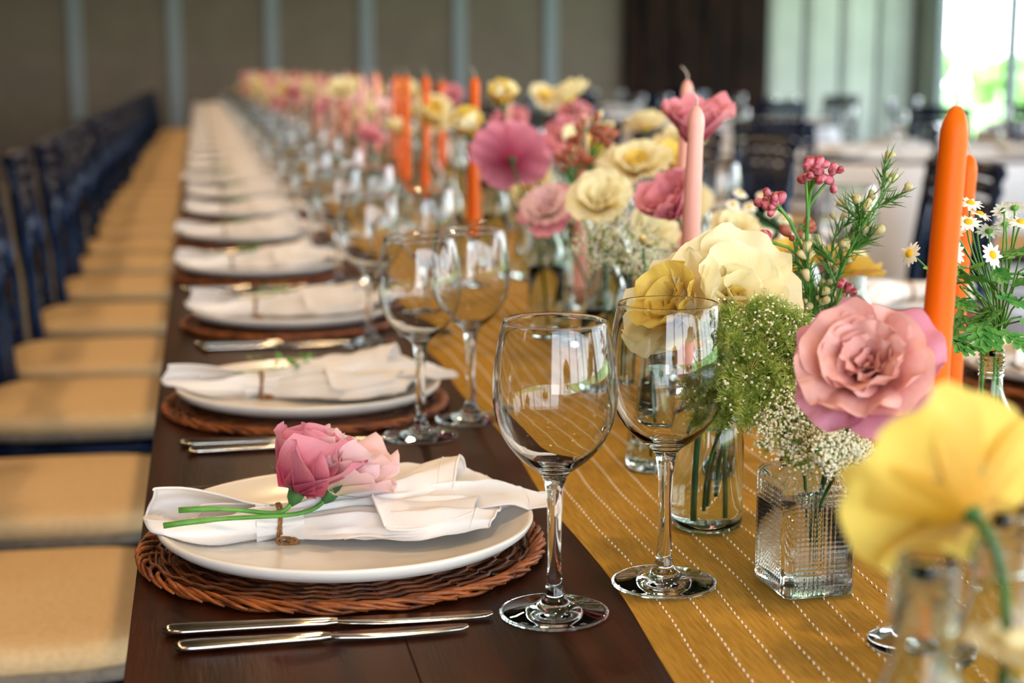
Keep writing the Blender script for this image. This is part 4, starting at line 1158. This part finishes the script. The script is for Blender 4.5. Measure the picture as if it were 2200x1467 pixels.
# 2 square pressed glass bottle with cream lace and the pink rose
bx2, by2 = .4165, 1.050
bottle('square', bx2, by2, 'square pressed glass bottle with raised dot pattern on the runner', rz=R(3))
lace('lace_flower', 'pale cream lace flower in the square glass bottle', deep(1720, 905, 1.10), (bx2+.002, by2-.002, TZ+.035), .032, .022, 30, 6, mix=.55, axis=(-.2, -.5, .8), dens=100, tuft=.010)
lace('lace_flower', 'pale cream lace flower under the salmon pink rose', deep(1825, 985, 1.06), (bx2+.004, by2-.004, TZ+.03), .024, .015, 20, 7, mix=.75, axis=(.3, -.5, .6), dens=110, tuft=.009)
flower('pink_rose', 'ruffled salmon pink rose beside the tall orange candle', 'ruffled', ['psal', 'psal', 'psal', 'pmauve'], deep(1868, 800, .99), (-.45, -.62, .55), (bx2+.006, by2+.002, TZ+.02), .98, 31, .5, True, r=.0020)
# 3 clear tumbler and bud vase in the near right corner with the golden flower
p_ = deep(1995, 1155, .60); bottle('tall', p_.x, p_.y, 'blurred clear empty bottle in the near right corner')
p_ = deep(2150, 1180, .665); vx, vy = p_.x, p_.y
bottle('tall', vx, vy, 'blurred clear bottle holding the big golden yellow flower')
flower('yellow_flower', 'large golden yellow flower seen from behind, blurred in the corner', 'wide', ['pyd', 'pyd', 'pyd'], deep(2080, 1095, .63), (-.14, .90, .34), (vx, vy, TZ+.02), .86, 41, .2, True, r=.0022)
flower('yellow_flower', 'blurred cream yellow flower at the bottom right corner', 'open', ['pyd', 'py'], deep(2185, 1440, .62), (.2, .1, 1), (vx+.01, vy-.02, TZ+.02), .5, 44, .2, False)
# 4 orange candles
o1 = deep(1990, 880, .99); candle((.446, .925), .075, 'orange', 'tallest orange taper candle at the right', mesh=LONG['orange'], lean=(R(.5), R(1.4)))
candle((.690, 1.385), .055, 'orange', 'shorter orange taper candle behind the feverfew daisies', lean=(R(.6), R(1.2)))
# 5 feverfew in a screw neck bottle
fx, fy = .604, 1.142
bottle('tall', fx, fy, 'clear screw-neck bottle holding white feverfew daisies', s=.80)
def W(px, py, d): return deep(px, py, d)
hd = [(2085, 437, 1.19, (0, -.35, 1)), (2080, 478, 1.17, (-.1, -.6, 1)), (2048, 542, 1.15, (-.1, -1, .35)), (2125, 495, 1.2, (.2, .5, .7)), (2158, 452, 1.2, (.3, .7, .6)), (2180, 445, 1.16, (.2, .6, .8)), (2193, 478, 1.15, (.1, -.4, 1)), (2050, 500, 1.22, (-.5, -.3, .8)), (2132, 548, 1.14, (.3, -.8, .4)), (2105, 460, 1.23, (.3, -.2, 1)), (2040, 470, 1.22, (-.3, .3, .9)), (2215, 500, 1.18, (.4, -.2, .9)), (2160, 480, 1.21, (.1, .6, .8))]
hd1_ = [(W(a, b_, c), d) for a, b_, c, d in hd]
neck = Vector((fx, fy, TZ+.152))
lv = [(W(2060, 640, 1.16), 200, 10, 1.2), (W(2100, 580, 1.17), 60, -10, 1.0), (W(2040, 690, 1.15), 170, 25, 1.1), (W(2140, 640, 1.16), 10, 10, 1.3), (W(2170, 590, 1.17), 330, 0, 1.3), (W(2110, 690, 1.15), 250, 20, 1.6), (W(2190, 690, 1.15), 350, 20, 1.2), (W(2150, 710, 1.14), 300, 20, 1.2), (W(2085, 610, 1.18), 120, 0, 1.0), (W(2195, 640, 1.16), 20, 5, 1.3), (W(2070, 665, 1.14), 220, 30, 1.4), (W(2130, 670, 1.18), 80, 0, 1.2)]
_r = random.Random(77)
lv += [(W(_r.uniform(2030, 2210), _r.uniform(560, 735), _r.uniform(1.12, 1.2)), _r.uniform(0, 360), _r.uniform(-30, 40), _r.uniform(.9, 1.5)) for _ in range(20)]
feverfew('feverfew daisies on branching stems behind the tall orange candle', (fx, fy, TZ+.01), neck+Vector((.004, 0, .03)), hd1_[:7], lv[:7]+lv[12:22])
feverfew('feverfew daisies with cut green leaves at the right edge', (fx+.006, fy+.004, TZ+.01), neck+Vector((.010, .004, .035)), hd1_[7:], lv[7:12]+lv[22:])
bud_d = feverfew('single small daisy poking out left of the orange candle', (fx-.004, fy+.004, TZ+.02), neck+Vector((-.008, 0, .028)), [(W(1955, 545, 1.17), (-.8, -.3, .4))], [])
# 6 wax flower bottle
wx0, wy0 = .488, 1.222
bottle('tall', wx0, wy0, 'tall clear ridged-neck bottle holding waxflower and pink buds')
wn = Vector((wx0, wy0, TZ+.02))
wax_branch('long waxflower branch with needle leaves leaning right', wn, W(1915, 392, 1.25), 3, 430, 44, 0, (.62, 0, .8), spread=.026, start=.45, nbr=16)
wax_branch('upright waxflower branch with small white blooms at the bottle neck', wn+Vector((-.003, 0, 0)), W(1735, 560, 1.24), 5, 240, 20, 12, (-.1, 0, 1), spread=.022, start=.6, nbr=9)
wax_branch('waxflower branch with pale buds behind the neck of the ridged bottle', wn+Vector((.003, .003, 0)), W(1800, 480, 1.28), 8, 160, 24, 8, (.2, 0, 1), spread=.03, start=.6, nbr=9)
bud_cluster('cluster of dark pink buds on a thick green stem, topmost', wn, W(1738, 425, 1.24), 24, .024, 2, bm_pink, (.05, 0, 1), sc=1.05, r=.0016)
bud_cluster('cluster of pink-red buds left of the topmost cluster', wn, W(1695, 470, 1.25), 18, .020, 4, bm_pink, (-.5, 0, .8), r=.0014)
bud_cluster('small dark red bud cluster beside the pale yellow rose', wn, W(1655, 520, 1.24), 12, .012, 6, bm_pink, (-.9, -.1, .1))
bud_cluster('small pink bud cluster at the right of the ridged bottle neck', wn+Vector((.02, 0, .0)), W(1800, 650, 1.25), 7, .016, 7, bm_pink, (.4, 0, .8))
bud_cluster('russet bud cluster in the middle of the waxflower', wn, W(1710, 530, 1.27), 8, .016, 9, bm_russet, (-.2, 0, 1))
# 7 pink candles
candle((.436, 1.405), .1, 'pinkwax', 'pale pink taper candle in front of the dusty pink flower', lean=(R(.3), R(.6)))
candle((.575, 1.88), .12, 'pinkwax', 'pale pink taper candle behind the dusty pink flower', lean=(0, R(.2)))
candle((.505, 2.12), .075, 'pinkwax', 'pale pink taper candle in front of the dark boards, left')
# 8 mid-ground flowers, each with its own vase
def vase_flower(kind, vx_, vy_, vlabel, *fl, s=1):
    bottle(kind, vx_, vy_, vlabel, s=s)
    for f in fl:
        f = dict(f); f['base'] = (vx_+random.uniform(-.006, .006), vy_+random.uniform(-.006, .006), TZ+.018); flower(**f)
F = lambda name, label, kind, mats, head, axis, scale, seed, spin=0, leaves=0, parts=True, r=.0016: dict(name=name, label=label, kind=kind, mats=mats, head=head, axis=axis, scale=scale, seed=seed, spin=spin, leaves=leaves, parts=parts, r=r)
vase_flower('bud', .50, 1.66, 'clear bud vase holding the dusty pink flower', F('pink_flower', 'dusty pink ruffled flower behind the pink candle, highest', 'flare', ['pp', 'pp', 'pp'], deep(1492, 303, 1.66), (-.06, -.22, 1), 1.04, 51))
vase_flower('bud', .47, 1.60, 'clear bud vase left of the pink candle', F('pink_flower', 'dusty pink ruffled flower low behind the pink candle', 'flare', ['pp', 'pp', 'pp'], deep(1452, 462, 1.62), (-.55, -.25, .75), .86, 52))
vase_flower('tall', .475, 2.2, 'clear bottle holding the big deep pink flower', F('pink_flower', 'big deep pink flower turned away, left of centre', 'ruffled', ['pdp', 'pp', 'pdp'], deep(1100, 340, 2.2), (.12, .80, .35), 1.12, 53, leaves=1))
vase_flower('bud', .50, 1.98, 'clear bud vase holding the blush flower', F('blush_flower', 'blush and cream ruffled flower in the middle of the runner', 'ruffled', ['ppl', 'ppl', 'pp'], deep(1180, 455, 1.95), (-.35, -.5, .6), .78, 54, leaves=2))
vase_flower('round', .545, 2.52, 'round clear bottle holding two yellow buds', F('yellow_bud', 'closed pale yellow bud, upper right of the pair', 'bud', ['pyd', 'py'], deep(1082, 225, 2.5), (-.05, .1, 1), 1.25, 55), F('yellow_bud', 'closed pale yellow bud in front of an orange candle', 'bud', ['pyd', 'py'], deep(1008, 290, 2.4), (-.2, -.2, 1), 1.3, 56))
vase_flower('tall', .60, 1.98, 'clear bottle holding three yellow flowers', F('yellow_flower', 'pale yellow open flower left of the pink candle', 'open', ['pyd', 'py'], deep(1372, 372, 2.0), (-.2, -.4, .8), .9, 57), F('yellow_flower', 'golden yellow flower right behind the pink candle', 'open', ['pyd', 'pyd'], deep(1432, 350, 2.1), (.3, -.5, .6), .72, 58), F('yellow_flower', 'yellow flower turned away, below the russet berries', 'wide', ['pyd', 'pyd'], deep(1325, 400, 2.05), (-.3, .6, .6), .72, 59, leaves=1))
vase_flower('tall', .455, 1.78, 'clear bottle holding cream flowers and lace, mid runner', F('cream_flower', 'cream yellow flower above the white lace flower', 'open', ['py', 'py'], deep(1290, 440, 1.85), (-.3, -.6, .7), .8, 60), F('cream_flower', 'cream yellow flower right beneath the pink flower', 'open', ['py', 'py'], deep(1400, 500, 1.8), (.2, -.6, .6), .62, 61))
lace('lace_flower', 'broad cream green lace flower, mid runner', deep(1345, 510, 1.68), (.455, 1.77, TZ+.02), .055, .035, 40, 20, mix=.75, axis=(0, -.45, .9), dens=34, tuft=.010)
lace('lace_flower', 'small white lace flower right of the broad one', deep(1392, 555, 1.62), (.46, 1.70, TZ+.02), .024, .02, 16, 21, mix=.9, axis=(.3, -.5, .8), dens=30, tuft=.009)
bottle('tumbler', .455, 1.50, 'clear tumbler glass between the pairs of wine glasses', name='glass_tumbler')
bottle('bud', .405, 1.41, 'clear bud vase with one thin stem, behind the nearest wine glass')
flower('greenery_stem', 'thin bare green stem in the bud vase', 'bud', ['pyd', 'py'], (.42, 1.50, .965), (.1, .6, .8), (.405, 1.41, TZ+.015), .25, 70, 0, False, r=.0012)
bud_cluster('bushy russet and green berry spray right of the far pink candle', (.55, 2.1, TZ+.02), deep(1262, 345, 2.1), 44, .045, 30, bm_russet, (0, 0, 1), sc=1.25, r=.0018)
bud_cluster('green tipped berry spray above the russet one', (.55, 2.1, TZ+.02), deep(1275, 300, 2.1), 14, .022, 31, bm_green, (.1, 0, 1), sc=2.2, r=.0018)
bud_cluster('russet berry spray beside the cream flowers', (.55, 2.1, TZ+.02), deep(1225, 390, 2.05), 24, .030, 32, bm_russet, (-.3, 0, 1), sc=1.2, r=.0018)
bottle('tall', .55, 2.1, 'clear bottle holding the russet berry sprays')
# blurred daisies and pale yellow flower behind the waxflower
dq = [(1590, 415), (1610, 445), (1640, 420), (1660, 455), (1685, 470), (1600, 480), (1645, 500), (1575, 440), (1665, 425), (1690, 505), (1620, 530), (1580, 505)]
bottle('tall', .70, 1.80, 'clear bottle holding blurred daisies behind the waxflower')
feverfew('blurred white daisies behind the dark pink buds, left bunch', (.70, 1.80, TZ+.02), (.70, 1.80, .93), [(deep(a, b_, 1.85), (random.uniform(-.4, .4), -.6, .8)) for a, b_ in dq[:6]], [(deep(1620, 560, 1.85), 30, 0, 1.6), (deep(1585, 540, 1.85), 190, 0, 1.6), (deep(1650, 560, 1.85), 300, 0, 1.6)])
feverfew('blurred white daisies behind the dark pink buds, right bunch', (.71, 1.81, TZ+.02), (.71, 1.80, .93), [(deep(a, b_, 1.8), (random.uniform(-.4, .4), -.6, .8)) for a, b_ in dq[6:]], [(deep(1600, 590, 1.85), 60, 0, 1.6), (deep(1690, 560, 1.85), 250, 0, 1.6)])
vase_flower('round', .71, 1.66, 'round bottle holding yellow flowers behind the waxflower', F('yellow_flower', 'golden yellow flower blurred behind the waxflower, left', 'wide', ['pyd', 'pyd'], deep(1690, 570, 1.66), (-.2, -.3, .9), .72, 62), F('yellow_flower', 'pale yellow flower blurred behind the waxflower, right', 'wide', ['py', 'pyd'], deep(1810, 590, 1.62), (.35, .2, .8), .74, 63), F('cream_flower', 'cream flower beside the pink candle stem, blurred', 'open', ['py', 'py'], deep(1575, 500, 1.8), (0, -.5, .8), .6, 64))

# orange candles further back
for (px_, d_, h_, wh) in ((1016, 2.62, .12, 'right'), (912, 3.35, .12, 'middle'), (850, 3.95, .12, 'left')):
    p_ = deep(px_, 140, d_); candle((p_.x, p_.y), h_, 'orange', 'orange taper candle, '+wh+' one of three before the far wall')
# ---- the rest of the runner, out of focus
rnd = random.Random(23)
cols = [('pale yellow bloom', 'yellow_flower', ['pyd', 'py'], ['open', 'wide', 'bud']), ('cream bloom', 'cream_flower', ['py', 'py'], ['open', 'ruffled']), ('pink bloom', 'pink_flower', ['pp', 'pp'], ['ruffled', 'open']), ('deep pink bloom', 'pink_flower', ['pdp', 'pp'], ['ruffled']), ('blush bloom', 'blush_flower', ['ppl', 'ppl'], ['ruffled', 'open'])]
y = 2.3; fi = 0
while y < 17.4:
    for k in range(3):
        x = rnd.uniform(.40, .80); yy = y+rnd.uniform(-.12, .12)
        if y < 3.2: x = rnd.uniform(.40, .62) if k else rnd.uniform(.66, .78)
        kd = rnd.choice(['tall', 'round', 'bud', 'bud'])
        bottle(kd, x, yy, 'small clear flower bottle further along the runner', group='far bottles on the runner')
        for q in range(1 if k else 2):
            lab, nm, mats, kinds = cols[[0, 1, 0, 2, 1, 4, 2, 0, 3, 1][fi % 10]]; fi += 1
            h = rnd.uniform(.155, .30) if q == 0 else rnd.uniform(.2, .33)
            hx, hy_ = x+rnd.uniform(-.05, .04), yy+rnd.uniform(-.04, .04)
            flower(nm, lab+' in the blurred row further along the runner', rnd.choice(kinds), mats, (hx, hy_, TZ+h), (rnd.uniform(-.6, .4), rnd.uniform(-.8, .3), rnd.uniform(.4, 1)), (x, yy, TZ+.02), rnd.uniform(.75, 1.05), fi % 5, 0, False, 'far '+lab+'s on the runner', leaves=1)
    if fi % 2:
        lace('lace_flower', 'cream green lace flower further along the runner', (rnd.uniform(.42, .7), y+.1, TZ+rnd.uniform(.17, .26)), (x, y+.1, TZ+.02), .035, .025, 12, fi, mix=.6, dens=12, tuft=.012, group='far lace flowers on the runner')
    if y > 3.6:
        key = ['orange', 'pinkwax', 'orange', 'pinkwax', 'pinkwax'][fi % 5]
        for k in range(2):
            ky = key if k == 0 else ('orange' if key == 'pinkwax' else 'pinkwax')
            nm = {'orange': 'orange', 'pinkwax': 'pale pink'}[ky]
            candle((rnd.uniform(.42, .76), y+rnd.uniform(-.15, .15)), .12 if k == 0 else .1, ky, nm+' taper candle in the blurred row further along', 'far '+nm+' candles on the runner', hl='clear candlestick in the blurred row further along')
    y += .38 if y < 5 else .46
